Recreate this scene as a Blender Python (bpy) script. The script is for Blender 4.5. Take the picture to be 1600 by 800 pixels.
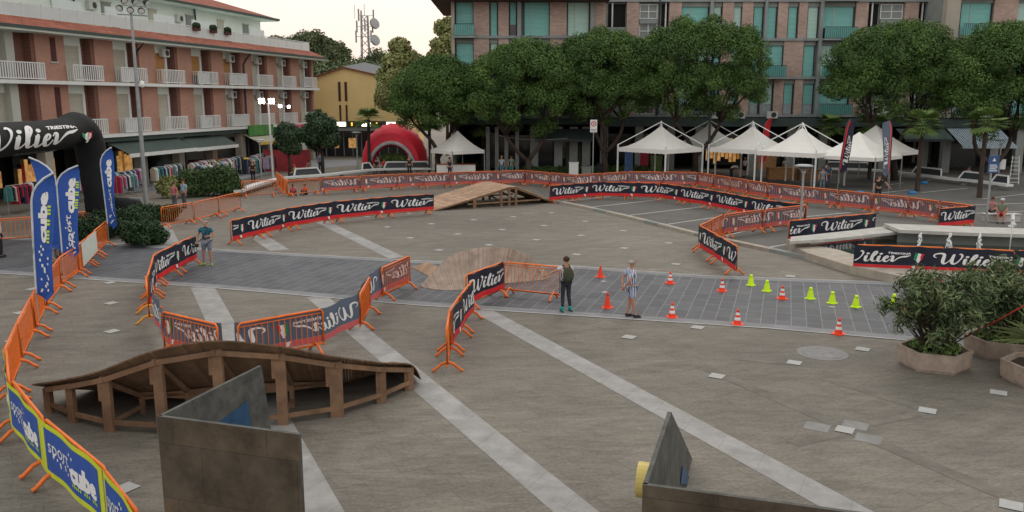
import bpy, math, random
import numpy as np
from mathutils import Vector, Matrix
random.seed(7)
R = math.radians
sc = bpy.context.scene
for o in list(bpy.data.objects): bpy.data.objects.remove(o)
COL = sc.collection
# ---------------------------------------------------------------- camera, sky, sun, exposure
F, H, PIT = 1310.0, 6.3, R(10.6)
cam = bpy.data.objects.new('camera', bpy.data.cameras.new('camera'))
COL.objects.link(cam); sc.camera = cam
cam.location = (0, 0, H); cam.rotation_euler = (R(90) - PIT, 0, 0)
cam.data.sensor_width = 36; cam.data.lens = F / 1600 * 36
cam.data.clip_end = 2000; cam.data.clip_start = 0.1
W = bpy.data.worlds.new('World'); sc.world = W; W.use_nodes = True
nt = W.node_tree; bg = nt.nodes['Background']
sky = nt.nodes.new('ShaderNodeTexSky'); sky.sky_type = 'NISHITA'; sky.sun_disc = False
SUN_EL, SUN_AZ = 5.0, 20.0
sky.sun_elevation = R(SUN_EL); sky.sun_rotation = R(SUN_AZ)
sky.dust_density = 3.5; sky.air_density = 1.0; sky.ozone_density = 1.0; sky.altitude = 0
mx = nt.nodes.new('ShaderNodeMix'); mx.data_type = 'RGBA'; mx.inputs[0].default_value = 0.82
mx.inputs[7].default_value = (9.6, 9.0, 8.6, 1)
tcw = nt.nodes.new('ShaderNodeTexCoord'); sx_ = nt.nodes.new('ShaderNodeSeparateXYZ'); nt.links.new(tcw.outputs['Generated'], sx_.inputs[0])
crw = nt.nodes.new('ShaderNodeValToRGB'); crw.color_ramp.elements[0].position = 0.0; crw.color_ramp.elements[0].color = (.88, .70, .66, 1)
crw.color_ramp.elements[1].position = .30; crw.color_ramp.elements[1].color = (1, .975, .93, 1); nt.links.new(sx_.outputs['Z'], crw.inputs[0])
e_ = crw.color_ramp.elements.new(.12); e_.color = (1, .91, .84, 1)
vm = nt.nodes.new('ShaderNodeVectorMath'); vm.operation = 'SCALE'; vm.inputs['Scale'].default_value = 10.2; nt.links.new(crw.outputs[0], vm.inputs[0]); nt.links.new(vm.outputs[0], mx.inputs[7])
nt.links.new(sky.outputs[0], mx.inputs[6]); nt.links.new(mx.outputs[2], bg.inputs[0])
bg.inputs[1].default_value = 0.105
sl = bpy.data.lights.new('sun', 'SUN'); sl.energy = 0.5; sl.angle = R(25); sl.color = (1, .9, .82)
so = bpy.data.objects.new('sun', sl); COL.objects.link(so)
so.rotation_euler = (R(90 - 38), 0, R(180 - SUN_AZ))
sc.view_settings.view_transform = 'Standard'; sc.view_settings.look = 'None'
sc.view_settings.exposure = 0.30; sc.view_settings.gamma = 1.0
sc.render.engine = 'CYCLES'

# ---------------------------------------------------------------- helpers
def ray(px, py):
    x = (px - 800) / F; u = -(py - 400) / F
    return Vector((x, math.cos(PIT) + u * math.sin(PIT), u * math.cos(PIT) - math.sin(PIT)))
def PZ(px, py, z=0.0):           # a point of the place at height z seen at that bearing
    r = ray(px, py); t = (z - H) / r.z
    return Vector((r.x * t, r.y * t, z))
def PY(px, py, Y):               # a point of the place at distance Y
    r = ray(px, py); t = Y / r.y
    return Vector((r.x * t, Y, H + r.z * t))

MATS = {}
def srgb(c):
    return tuple(((v / 255) / 12.92 if v / 255 <= .04045 else ((v / 255 + .055) / 1.055) ** 2.4) for v in c)
def mat(name, col, rough=.8, noise=.25, scale=3.0, metal=0, spec=.3, emit=0, bump=0, island=0, stretch=None, back=None, col2=None):
    if name in MATS: return MATS[name]
    m = bpy.data.materials.new(name); m.use_nodes = True; n = m.node_tree; b = n.nodes['Principled BSDF']
    b.inputs['Roughness'].default_value = rough; b.inputs['Metallic'].default_value = metal
    b.inputs['Specular IOR Level'].default_value = spec
    tc = n.nodes.new('ShaderNodeTexCoord'); mp = n.nodes.new('ShaderNodeMapping')
    n.links.new(tc.outputs['Object'], mp.inputs[0])
    if stretch: mp.inputs['Scale'].default_value = stretch
    nz = n.nodes.new('ShaderNodeTexNoise'); nz.inputs['Scale'].default_value = scale; nz.inputs['Detail'].default_value = 6
    nz.inputs['Roughness'].default_value = .65
    n.links.new(mp.outputs[0], nz.inputs[0])
    cr = n.nodes.new('ShaderNodeValToRGB')
    cr.color_ramp.elements[0].position = .3; cr.color_ramp.elements[1].position = .7
    lo = tuple(c * (1 - noise) for c in col); hi = tuple(min(1, c * (1 + noise)) for c in (col2 or col))
    cr.color_ramp.elements[0].color = (*lo, 1); cr.color_ramp.elements[1].color = (*hi, 1)
    n.links.new(nz.outputs[0], cr.inputs[0]); out = cr.outputs[0]
    if island:
        g = n.nodes.new('ShaderNodeNewGeometry'); mr = n.nodes.new('ShaderNodeMapRange')
        mr.inputs[3].default_value = 1 - island; mr.inputs[4].default_value = 1 + island
        n.links.new(g.outputs['Random Per Island'], mr.inputs[0])
        mm = n.nodes.new('ShaderNodeMix'); mm.data_type = 'RGBA'; mm.blend_type = 'MULTIPLY'; mm.inputs[0].default_value = 1
        n.links.new(out, mm.inputs[6]); n.links.new(mr.outputs[0], mm.inputs[7]); out = mm.outputs[2]
    if back:
        g = n.nodes.new('ShaderNodeNewGeometry'); mm = n.nodes.new('ShaderNodeMix'); mm.data_type = 'RGBA'
        n.links.new(g.outputs['Backfacing'], mm.inputs[0]); n.links.new(out, mm.inputs[6])
        mm.inputs[7].default_value = (*back, 1); out = mm.outputs[2]
    n.links.new(out, b.inputs['Base Color'])
    if emit:
        n.links.new(out, b.inputs['Emission Color']); b.inputs['Emission Strength'].default_value = emit
    if bump:
        bp = n.nodes.new('ShaderNodeBump'); bp.inputs['Strength'].default_value = bump; bp.inputs['Distance'].default_value = .02
        n.links.new(nz.outputs[0], bp.inputs['Height']); n.links.new(bp.outputs[0], b.inputs['Normal'])
    MATS[name] = m; return m
def brickmat(name, c1, c2, mortar, w, h, ms, rot=0, axes='XZ', rough=.9, stain=.3, bias=0, offset=.5, bump=.3, sscale=.5):
    m = bpy.data.materials.new(name); m.use_nodes = True; n = m.node_tree; b = n.nodes['Principled BSDF']
    b.inputs['Roughness'].default_value = rough; b.inputs['Specular IOR Level'].default_value = .25
    tc = n.nodes.new('ShaderNodeTexCoord'); mp = n.nodes.new('ShaderNodeMapping'); n.links.new(tc.outputs['Object'], mp.inputs[0])
    if axes == 'XZ': mp.inputs['Rotation'].default_value = (R(90), 0, 0)
    else: mp.inputs['Rotation'].default_value = (0, 0, rot)
    bt = n.nodes.new('ShaderNodeTexBrick'); bt.inputs['Scale'].default_value = 1
    bt.inputs['Brick Width'].default_value = w; bt.inputs['Row Height'].default_value = h; bt.inputs['Mortar Size'].default_value = ms
    bt.inputs['Mortar Smooth'].default_value = .3; bt.inputs['Bias'].default_value = bias; bt.offset = offset
    bt.inputs['Color1'].default_value = (*c1, 1); bt.inputs['Color2'].default_value = (*c2, 1); bt.inputs['Mortar'].default_value = (*mortar, 1)
    n.links.new(mp.outputs[0], bt.inputs[0])
    nz = n.nodes.new('ShaderNodeTexNoise'); nz.inputs['Scale'].default_value = sscale; nz.inputs['Detail'].default_value = 8; nz.inputs['Roughness'].default_value = .7
    n.links.new(tc.outputs['Object'], nz.inputs[0])
    mr = n.nodes.new('ShaderNodeMapRange'); mr.inputs[1].default_value = .3; mr.inputs[2].default_value = .7
    mr.inputs[3].default_value = 1 - stain; mr.inputs[4].default_value = 1 + stain * .6; n.links.new(nz.outputs[0], mr.inputs[0])
    mm = n.nodes.new('ShaderNodeMix'); mm.data_type = 'RGBA'; mm.blend_type = 'MULTIPLY'; mm.inputs[0].default_value = 1
    n.links.new(bt.outputs[0], mm.inputs[6]); n.links.new(mr.outputs[0], mm.inputs[7]); n.links.new(mm.outputs[2], b.inputs['Base Color'])
    bp = n.nodes.new('ShaderNodeBump'); bp.inputs['Strength'].default_value = bump; bp.inputs['Distance'].default_value = .01
    n.links.new(mm.outputs[2], bp.inputs['Height']); n.links.new(bp.outputs[0], b.inputs['Normal'])
    MATS[name] = m; return m

class MB:
    def __init__(s): s.v = []; s.f = []; s.m = []; s.mats = []; s.smooth = False
    def mi(s, m):
        if m not in s.mats: s.mats.append(m)
        return s.mats.index(m)
    def add(s, vs, fs, m):
        k = len(s.v); i = s.mi(m); s.v += [tuple(v) for v in vs]
        for f in fs: s.f.append(tuple(k + j for j in f)); s.m.append(i)
    def box(s, c, d, m, rz=0, M=None):
        c = Vector(c); hx, hy, hz = d[0] / 2, d[1] / 2, d[2] / 2
        vs = [Vector((x * hx, y * hy, z * hz)) for z in (-1, 1) for y in (-1, 1) for x in (-1, 1)]
        rm = M if M is not None else Matrix.Rotation(rz, 3, 'Z')
        s.add([rm @ v + c for v in vs], [(0, 2, 3, 1), (4, 5, 7, 6), (0, 1, 5, 4), (2, 6, 7, 3), (0, 4, 6, 2), (1, 3, 7, 5)], m)
    def b2(s, x0, x1, y0, y1, z0, z1, m): s.box(((x0 + x1) / 2, (y0 + y1) / 2, (z0 + z1) / 2), (abs(x1 - x0), abs(y1 - y0), abs(z1 - z0)), m)
    def beam(s, a, b, w, h, m, up=(0, 0, 1)):
        a, b = Vector(a), Vector(b); d = (b - a); L = d.length; d.normalize()
        u = Vector(up); x = d.cross(u)
        if x.length < 1e-3: x = Vector((1, 0, 0))
        x.normalize(); y = x.cross(d)
        vs = [p + x * (i * w / 2) + y * (j * h / 2) for p in (a, b) for i, j in ((-1, -1), (1, -1), (1, 1), (-1, 1))]
        s.add(vs, [(0, 1, 2, 3), (7, 6, 5, 4), (0, 4, 5, 1), (1, 5, 6, 2), (2, 6, 7, 3), (3, 7, 4, 0)], m)
    def tube(s, pts, r, m, n=6, cap=True):
        pts = [Vector(p) for p in pts]; rs = r if isinstance(r, (list, tuple)) else [r] * len(pts); vs = []; N = len(pts)
        for i, p in enumerate(pts):
            d = (pts[min(i + 1, N - 1)] - pts[max(i - 1, 0)]).normalized()
            x = d.cross(Vector((0, 0, 1)))
            if x.length < .05: x = d.cross(Vector((0, 1, 0)))
            x.normalize(); y = x.cross(d)
            for k in range(n):
                a = 2 * math.pi * k / n; vs.append(p + (x * math.cos(a) + y * math.sin(a)) * rs[i])
        fs = [(i * n + k, i * n + (k + 1) % n, (i + 1) * n + (k + 1) % n, (i + 1) * n + k) for i in range(N - 1) for k in range(n)]
        if cap: fs += [tuple(range(n))[::-1], tuple((N - 1) * n + k for k in range(n))]
        s.add(vs, fs, m)
    def lathe(s, prof, m, n=16, c=(0, 0, 0), cap=True):
        vs = [(c[0] + r * math.cos(2 * math.pi * k / n), c[1] + r * math.sin(2 * math.pi * k / n), c[2] + z) for r, z in prof for k in range(n)]
        fs = [(i * n + k, i * n + (k + 1) % n, (i + 1) * n + (k + 1) % n, (i + 1) * n + k) for i in range(len(prof) - 1) for k in range(n)]
        if cap: fs += [tuple(range(n))[::-1], tuple((len(prof) - 1) * n + k for k in range(n))]
        s.add(vs, fs, m)
    def prism(s, poly, z0, z1, m):
        n = len(poly); vs = [(p[0], p[1], z0) for p in poly] + [(p[0], p[1], z1) for p in poly]
        a = sum(poly[i][0] * poly[(i + 1) % n][1] - poly[(i + 1) % n][0] * poly[i][1] for i in range(n))
        fs = [tuple(range(n))[::-1], tuple(range(n, 2 * n))] + [(i, (i + 1) % n, n + (i + 1) % n, n + i) for i in range(n)]
        if a < 0: fs = [f[::-1] for f in fs]
        s.add(vs, fs, m)
    def ell(s, c, r, m, n=10, k=7):
        prof = [(math.sin(math.pi * j / k), -math.cos(math.pi * j / k)) for j in range(k + 1)]
        vs = [(c[0] + r[0] * a * math.cos(2 * math.pi * i / n), c[1] + r[1] * a * math.sin(2 * math.pi * i / n), c[2] + r[2] * b) for a, b in prof for i in range(n)]
        s.add(vs, [(j * n + i, j * n + (i + 1) % n, (j + 1) * n + (i + 1) % n, (j + 1) * n + i) for j in range(k) for i in range(n)], m)
    def build(s, name, parent=None, smooth=None, loc=None):
        me = bpy.data.meshes.new(name); me.from_pydata(s.v, [], s.f)
        for m in s.mats: me.materials.append(m)
        me.polygons.foreach_set('material_index', s.m)
        if smooth or s.smooth: me.polygons.foreach_set('use_smooth', [True] * len(s.f))
        me.update(); o = bpy.data.objects.new(name, me); COL.objects.link(o)
        if parent: o.parent = parent
        if loc: o.location = loc
        return o
KIDS = {}
def empty(name, loc=(0, 0, 0), rz=0):
    o = bpy.data.objects.new(name, None); COL.objects.link(o); o.location = loc; o.rotation_euler.z = rz
    o.empty_display_size = .1; return o
def tag(o, label=None, cat=None, group=None, kind=None):
    if label: o['label'] = label
    if cat: o['category'] = cat
    if group: o['group'] = group
    if kind: o['kind'] = kind
    return o
def thing(name, label, cat, loc=(0, 0, 0), rz=0, group=None): return tag(empty(name, loc, rz), label, cat, group)
def kids(o): return [c for c in bpy.data.objects if c.parent == o]
def record(o): return (o, [record(c) for c in kids(o)])
def dup(rec, parent=None):
    c = rec[0].copy(); COL.objects.link(c)
    if parent: c.parent = parent
    for ch in rec[1]: dup(ch, c)
    return c
ORD = ['first', 'second', 'third', 'fourth', 'fifth', 'sixth', 'seventh', 'eighth', 'ninth', 'tenth', 'eleventh', 'twelfth', 'thirteenth', 'fourteenth', 'fifteenth', 'sixteenth', 'seventeenth', 'eighteenth', 'nineteenth', 'twentieth', 'twenty first', 'twenty second', 'twenty third', 'twenty fourth', 'twenty fifth', 'twenty sixth', 'twenty seventh', 'twenty eighth', 'twenty ninth', 'thirtieth']

# ---------------------------------------------------------------- materials
M_plaza = None
orange = mat('orange_paint', (.74, .165, .028), .45, .18, 8)
yellow_m = mat('yellow_paint', (.72, .34, .03), .45, .15, 8)
steel = mat('grey_steel', (.28, .30, .31), .5, .15, 5, spec=.5)
dark = mat('dark_metal', (.03, .035, .04), .5, .2, 5)
white_m = mat('white_paint', (.72, .73, .72), .5, .06, 3)
pvc = mat('white_canvas', (.77, .76, .73), .7, .05, 1.2)
navy = mat('navy_banner', (.012, .016, .032), .55, .15, 1.5, back=(.10, .135, .19))
red_b = mat('red_banner', (.60, .022, .03), .55, .1, 1.5, back=(.55, .12, .13))
white_b = mat('white_print', (.72, .73, .74), .6, .04, 2)
green_b = mat('green_print', (.02, .22, .10), .6, .05, 2)
lime_b = mat('lime_print', (.45, .62, .03), .6, .08, 2)
blue_b = mat('blue_print', (.024, .085, .36), .55, .12, 1.5)
black_f = mat('black_fabric', (.010, .012, .014), .8, .25, 2)
wood = mat('plywood_deck', (.36, .235, .16), .8, .28, 2.2, island=.14, bump=.3)
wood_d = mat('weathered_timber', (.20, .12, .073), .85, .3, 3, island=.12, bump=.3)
white_stone = mat('pale_stone', (.42, .42, .42), .85, .16, 1.4, bump=.2)
kerb_m = mat('kerb_stone', (.36, .32, .27), .9, .2, 2.5, bump=.3)
conc = mat('concrete', (.42, .415, .39), .9, .18, 2, bump=.3)
plant_m = mat('planter_concrete', (.36, .285, .235), .9, .25, 4, bump=.5)
soil = mat('soil', (.05, .035, .025), 1, .4, 8, bump=.5)
teal = mat('teal_shutter', (.19, .46, .43), .6, .12, .6, stretch=(1, 1, 12))
teal_l = mat('pale_teal_shutter', (.40, .60, .54), .6, .1, .6, stretch=(1, 1, 12))
glass = mat('dark_glass', (.015, .02, .022), .12, .3, .4, spec=.6)
greyw = mat('grey_render', (.24, .26, .25), .9, .15, 1)
slabm = mat('slab_concrete', (.24, .27, .27), .9, .15, 1)
cream = mat('cream_render', (.42, .44, .40), .9, .1, .6)
creamw = mat('white_render', (.68, .75, .70), .9, .06, .6)
railw = mat('white_rail', (.62, .64, .64), .6, .05, 3)
shut = mat('beige_shutter', (.42, .41, .34), .7, .1, .5, stretch=(1, 1, 25))
shut_o = mat('ochre_shutter', (.38, .19, .06), .7, .15, .5, stretch=(1, 1, 25))
brownw = mat('brown_window', (.07, .022, .02), .7, .2, 2)
beige = mat('beige_render', (.36, .33, .28), .9, .1, .6)
yel_w = mat('yellow_render', (.70, .52, .24), .9, .08, .4)
skin_m = mat('skin', (.42, .22, .15), .6, .08, 5)
bark = mat('bark', (.055, .04, .032), .95, .35, 5, bump=.6, stretch=(1, 1, .3))
pinel = mat('pine_needles', (.034, .084, .022), .8, .3, .45, island=.28, col2=(.088, .155, .036))
roundl = mat('dark_leaves', (.03, .06, .026), .7, .35, .8, island=.45)
palml = mat('palm_leaves', (.11, .175, .045), .7, .3, 1, island=.35)
oleal = mat('oleander_leaves', (.05, .10, .04), .75, .35, 1.2, island=.5, col2=(.10, .125, .055))
hedgel = mat('hedge_leaves', (.022, .05, .018), .75, .35, 1, island=.45)
willl = mat('willow_leaves', (.24, .26, .10), .8, .25, .5, island=.4)
fartl = mat('hazed_far_leaves', (.11, .145, .07), .8, .3, .3, island=.4)  # distance haze is mixed into this leaf colour as a paler olive
yucl = mat('yucca_leaves', (.19, .25, .10), .6, .3, 1, island=.3)
redd = mat('red_inflatable', (.78, .03, .06), .45, .1, .8)
cone_o = mat('orange_cone', (.85, .06, .02), .5, .05, 3)
cone_y = mat('lime_cone', (.62, .92, .02), .5, .05, 3)
greent = mat('grey_green_awning', (.05, .075, .07), .8, .15, 1)
warm = mat('lit_display', (.9, .36, .12), .7, .6, 2.5, emit=.35)
warm2 = mat('lit_sign', (1, .93, .75), .7, .05, 2.5, emit=1.6)
amber = mat('lit_amber', (1, .55, .03), .7, .05, 2.5, emit=1.2)
lampm = mat('lit_lamp', (1, .88, .82), .7, .02, 2.5, emit=30)
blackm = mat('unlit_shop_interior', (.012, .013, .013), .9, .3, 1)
tilem = brickmat('roof_tiles', (.36, .12, .07), (.25, .08, .055), (.12, .04, .03), .28, .35, .03, 0, 'XY', stain=.35)
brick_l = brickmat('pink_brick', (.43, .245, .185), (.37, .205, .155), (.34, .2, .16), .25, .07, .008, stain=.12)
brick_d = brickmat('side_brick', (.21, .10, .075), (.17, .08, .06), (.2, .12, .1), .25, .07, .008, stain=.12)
brick_r = brickmat('brown_brick', (.46, .335, .285), (.36, .26, .22), (.36, .30, .27), .40, .14, .012, stain=.22)
# plaza: porphyry cobbles, worn slabs with broad stains
def plaza_mat():
    m = bpy.data.materials.new('porphyry_paving'); m.use_nodes = True; n = m.node_tree; b = n.nodes['Principled BSDF']
    b.inputs['Roughness'].default_value = .72; b.inputs['Specular IOR Level'].default_value = .3
    tc = n.nodes.new('ShaderNodeTexCoord'); mp = n.nodes.new('ShaderNodeMapping'); mp.inputs['Rotation'].default_value = (0, 0, R(-31))
    n.links.new(tc.outputs['Object'], mp.inputs[0])
    bt = n.nodes.new('ShaderNodeTexBrick'); bt.inputs['Scale'].default_value = 1; bt.inputs['Brick Width'].default_value = 1.15
    bt.inputs['Row Height'].default_value = .48; bt.inputs['Mortar Size'].default_value = .008; bt.offset = .37; bt.squash = .7; bt.squash_frequency = 3
    bt.inputs['Color1'].default_value = (.172, .155, .130, 1); bt.inputs['Color2'].default_value = (.152, .139, .118, 1)
    bt.inputs['Mortar'].default_value = (.124, .112, .095, 1)
    ns = n.nodes.new('ShaderNodeTexNoise'); ns.inputs['Scale'].default_value = 1.1; ns.inputs['Detail'].default_value = 4
    n.links.new(mp.outputs[0], ns.inputs[0])
    ad = n.nodes.new('ShaderNodeMix'); ad.data_type = 'RGBA'; ad.blend_type = 'LINEAR_LIGHT'; ad.inputs[0].default_value = .05
    n.links.new(mp.outputs[0], ad.inputs[6]); n.links.new(ns.outputs[1], ad.inputs[7]); n.links.new(ad.outputs[2], bt.inputs[0])
    cur = bt.outputs[0]
    for sc_, lo, hi, st, dist in ((.09, .78, 1.16, (1, 1, 1), 0), (.55, .84, 1.12, (.6, 1.5, 1), 2.6), (3.2, .84, 1.15, (.35, 1.9, 1), 1.8), (14, .80, 1.18, (1, 1.6, 1), .5)):
        m2 = n.nodes.new('ShaderNodeMapping'); m2.inputs['Scale'].default_value = st; m2.inputs['Rotation'].default_value = (0, 0, R(-14))
        n.links.new(tc.outputs['Object'], m2.inputs[0])
        nz = n.nodes.new('ShaderNodeTexNoise'); nz.inputs['Scale'].default_value = sc_; nz.inputs['Detail'].default_value = 7; nz.inputs['Distortion'].default_value = dist
        n.links.new(m2.outputs[0], nz.inputs[0])
        mr = n.nodes.new('ShaderNodeMapRange'); mr.inputs[1].default_value = .32; mr.inputs[2].default_value = .68; mr.inputs[3].default_value = lo; mr.inputs[4].default_value = hi
        n.links.new(nz.outputs[0], mr.inputs[0])
        mm = n.nodes.new('ShaderNodeMix'); mm.data_type = 'RGBA'; mm.blend_type = 'MULTIPLY'; mm.inputs[0].default_value = 1
        n.links.new(cur, mm.inputs[6]); n.links.new(mr.outputs[0], mm.inputs[7]); cur = mm.outputs[2]
    n.links.new(cur, b.inputs['Base Color'])
    bp = n.nodes.new('ShaderNodeBump'); bp.inputs['Strength'].default_value = .35; bp.inputs['Distance'].default_value = .01
    n.links.new(cur, bp.inputs['Height']); n.links.new(bp.outputs[0], b.inputs['Normal'])
    return m
M_plaza = plaza_mat()
band_m = brickmat('dark_slab_band', (.062, .068, .082), (.092, .097, .108), (.20, .20, .21), .95, .42, .012, R(-72), 'XY', .6, .28, bump=.15, sscale=.8)
asph = mat('asphalt', (.115, .112, .105), .9, .2, .5, bump=.4)

# ---------------------------------------------------------------- ground and paving
def sheet(name, pts, z, m, kind='structure'):
    mb = MB(); mb.add([(p[0], p[1], z) for p in pts], [tuple(range(len(pts)))], m); o = mb.build(name)
    if o.data.polygons[0].normal.z < 0: o.data.flip_normals()
    return tag(o, kind=kind)
sheet('ground', [(-400, -60), (400, -60), (400, 700), (-400, 700)], 0, M_plaza)
top = [PZ(*q) for q in [(-300, 352), (0, 372), (180, 382), (520, 402), (660, 410), (900, 418), (1100, 433), (1380, 443), (1700, 470)]]
bot = [PZ(*q) for q in [(-300, 405), (0, 425), (340, 448), (660, 475), (950, 494), (1200, 510), (1430, 530), (1700, 560)]]
mb = MB(); mb.add([(p.x, p.y, .006) for p in top + bot[::-1]], [tuple(range(len(top) + len(bot)))], band_m)
o = tag(mb.build('paved_lane'), kind='structure')
if o.data.polygons[0].normal.z < 0: o.data.flip_normals()
edge = mat('pale_edge_stone', (.20, .205, .215), .85, .2, 1.5)
def ribbon(name, pts, w, z, m, off=0):
    mb = MB(); vs = []
    for i, p in enumerate(pts):
        d = (pts[min(i + 1, len(pts) - 1)] - pts[max(i - 1, 0)]); d.z = 0; d.normalize(); nn = Vector((-d.y, d.x, 0))
        vs += [p + nn * (off - w / 2), p + nn * (off + w / 2)]
    for v in vs: v.z = z
    mb.add(vs, [(2 * i, 2 * i + 2, 2 * i + 3, 2 * i + 1) for i in range(len(pts) - 1)], m); o = mb.build(name)
    if o.data.polygons[0].normal.z < 0: o.data.flip_normals()
    return tag(o, kind='structure')
ribbon('lane_border', top, .5, .011, edge); ribbon('lane_border', bot, .5, .011, edge)
ribbon('lane_border_line', top, .07, .015, white_stone, .22); ribbon('lane_border_line', bot, .07, .015, white_stone, -.22)
strip_m = brickmat('white_stone_strip', (.315, .31, .305), (.285, .28, .275), (.22, .22, .21), 1.6, .8, .006, R(-63), 'XY', .8, .3, bump=.1, sscale=1.8)
for a, b, w in [((493, 342), (620, 403), .66), ((494, 463), (900, 800), .64), ((398, 366), (437, 391), .8), ((316, 448), (497, 800), .74), ((747, 482), (1330, 800), .62), ((252, 350), (266, 383), .8)]:
    p, q = PZ(*a), PZ(*b); d = (q - p).normalized(); q = q + d * (6 if b[1] == 800 else 0)
    ribbon('stone_strip', [p, q], w, .005, strip_m)
sq = [(574,339),(639,334),(605,355),(674,350),(740,344),(785,359),(641,372),(715,366),(686,391),(764,383),(802,339),(861,333),(850,353),(914,346),(838,375),(908,368),(974,361),(901,398),(975,388),(1045,380),(1056,413),(1235,432),(1120,588),(1241,567),(1348,546),(1449,642),(1560,614),(1320,672),(1580,790),(1090,512),(983,527),(172,442),(174,474),(50,452),(32,489),(175,518),(197,763),(20,533),(1300,480),(943,440),(945,457)]
mb = MB(); sqm = mat('white_inlay_stone', (.36, .365, .36), .8, .12, 3)
for i, q in enumerate(sq):
    p = PZ(*q); s = .165; rr = R(-31)
    if q in ((1300, 480), (943, 440), (945, 457)): s = .09
    c, sn = math.cos(rr) * s, math.sin(rr) * s
    mb.add([(p.x + c - sn, p.y + sn + c, .014), (p.x - c - sn, p.y - sn + c, .014), (p.x - c + sn, p.y - sn - c, .014), (p.x + c + sn, p.y + sn - c, .014)], [(0, 1, 2, 3)], sqm)
tag(mb.build('paving_inlays'), kind='structure')
# grey drain slabs round the larger inlay and an oval manhole patch
mb = MB(); p = PZ(1322, 674); gm = mat('grey_slab', (.205, .205, .20), .8, .15, 3)
for dx, dy in ((-.48, .22), (.28, -.36), (.3, .3)):
    mb.box((p.x + dx, p.y + dy, .003), (.46, .42, .006), gm, R(-31))
tag(mb.build('paving_slabs'), kind='structure')
p = PZ(1285, 552); mb = MB(); mb.lathe([(.62, 0), (.62, .008)], gm, 32, (p.x, p.y, 0)); mb.lathe([(.5, .008), (.5, .012)], mat('iron_cover', (.155, .155, .16), .6, .3, 5), 32, (p.x, p.y, 0)); tag(mb.build('manhole_cover'), 'round iron manhole cover in the paving left of the planter', 'manhole cover')
bandd = mat('worn_dark_paving', (.140, .129, .111), .85, .3, 2.2)
for a, b, w in [((1095, 572), (1310, 664), .34), ((1335, 676), (1570, 775), .34), ((1292, 592), (1438, 638), .3), ((1238, 694), (1305, 678), .3), ((1338, 664), (1440, 644), .34), ((1150, 560), (1236, 570), .2)]:
    ribbon('worn_paving_band', [PZ(*a), PZ(*b)], w, .004, bandd)
# parking strip beyond the kerb
park = [PZ(*q) for q in [(862, 315), (913, 325), (970, 338), (1032, 353), (1090, 368), (1207, 393), (1262, 404)]]
far = [PZ(*q) for q in [(2200, 430), (2200, 285), (1500, 268), (1000, 268), (830, 290)]]
sheet('parking_asphalt', park + far, .007, asph)
mb = MB()
for a, b in [((868, 316), (975, 305)), ((914, 325), (1032, 312)), ((972, 338), (1100, 323)), ((1034, 352), (1130, 338)), ((1120, 372), (1190, 355)), ((1200, 387), (1240, 380)), ((1384, 289), (1412, 286)), ((1440, 301), (1512, 294)), ((1535, 311), (1640, 299)), ((1345, 305), (1420, 297)), ((1420, 338), (1600, 330)), ((1100, 343), (1125, 339)), ((1480, 322), (1640, 316)), ((1245, 340), (1330, 332))]:
    p, q = PZ(*a), PZ(*b); mb.beam((p.x, p.y, .009), (q.x, q.y, .009), .12, .008, white_stone)
tag(mb.build('parking_lines'), kind='structure')
mb = MB()
L = 0
for i in range(len(park) - 1):
    d = park[i + 1] - park[i]; n = max(1, int(d.length / 1.0))
    for k in range(n):
        a = park[i] + d * (k / n); b = park[i] + d * ((k + .985) / n)
        mb.beam((a.x, a.y, .065), (b.x, b.y, .065), .32, .13, kerb_m if (L % 4) else greyw); L += 1
tag(mb.build('kerb'), kind='structure')
# pavement in front of the left shops and the far promenade
sheet('shop_pavement', [PZ(*q) for q in [(-200, 300), (230, 300), (330, 292), (430, 268), (560, 258), (560, 250), (300, 250), (-200, 262)]], .006, mat('pale_pavement', (.23, .24, .25), .85, .15, 1))

# ---------------------------------------------------------------- lettering
def textmesh(s, size=1, bold=0.0, shear=0):
    cu = bpy.data.curves.new('t', 'FONT'); cu.body = s; cu.size = size; cu.offset = bold; cu.shear = shear; cu.resolution_u = 2
    o = bpy.data.objects.new('t', cu); COL.objects.link(o)
    dg = bpy.context.evaluated_depsgraph_get(); me = bpy.data.meshes.new_from_object(o.evaluated_get(dg))
    v = [tuple(x.co) for x in me.vertices]; f = [tuple(p.vertices) for p in me.polygons]
    bpy.data.objects.remove(o); bpy.data.curves.remove(cu); bpy.data.meshes.remove(me)
    w = max(a[0] for a in v); return v, f, w
def crom(P, n=5):
    out = []
    for i in range(len(P) - 1):
        p0, p1, p2, p3 = P[max(i - 1, 0)], P[i], P[i + 1], P[min(i + 2, len(P) - 1)]
        for k in range(n):
            t = k / n
            out.append(tuple(.5 * (2 * p1[j] + (p2[j] - p0[j]) * t + (2 * p0[j] - 5 * p1[j] + 4 * p2[j] - p3[j]) * t * t + (3 * p1[j] - p0[j] - 3 * p2[j] + p3[j]) * t ** 3) for j in range(len(p1))))
    return out + [P[-1]]
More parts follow.
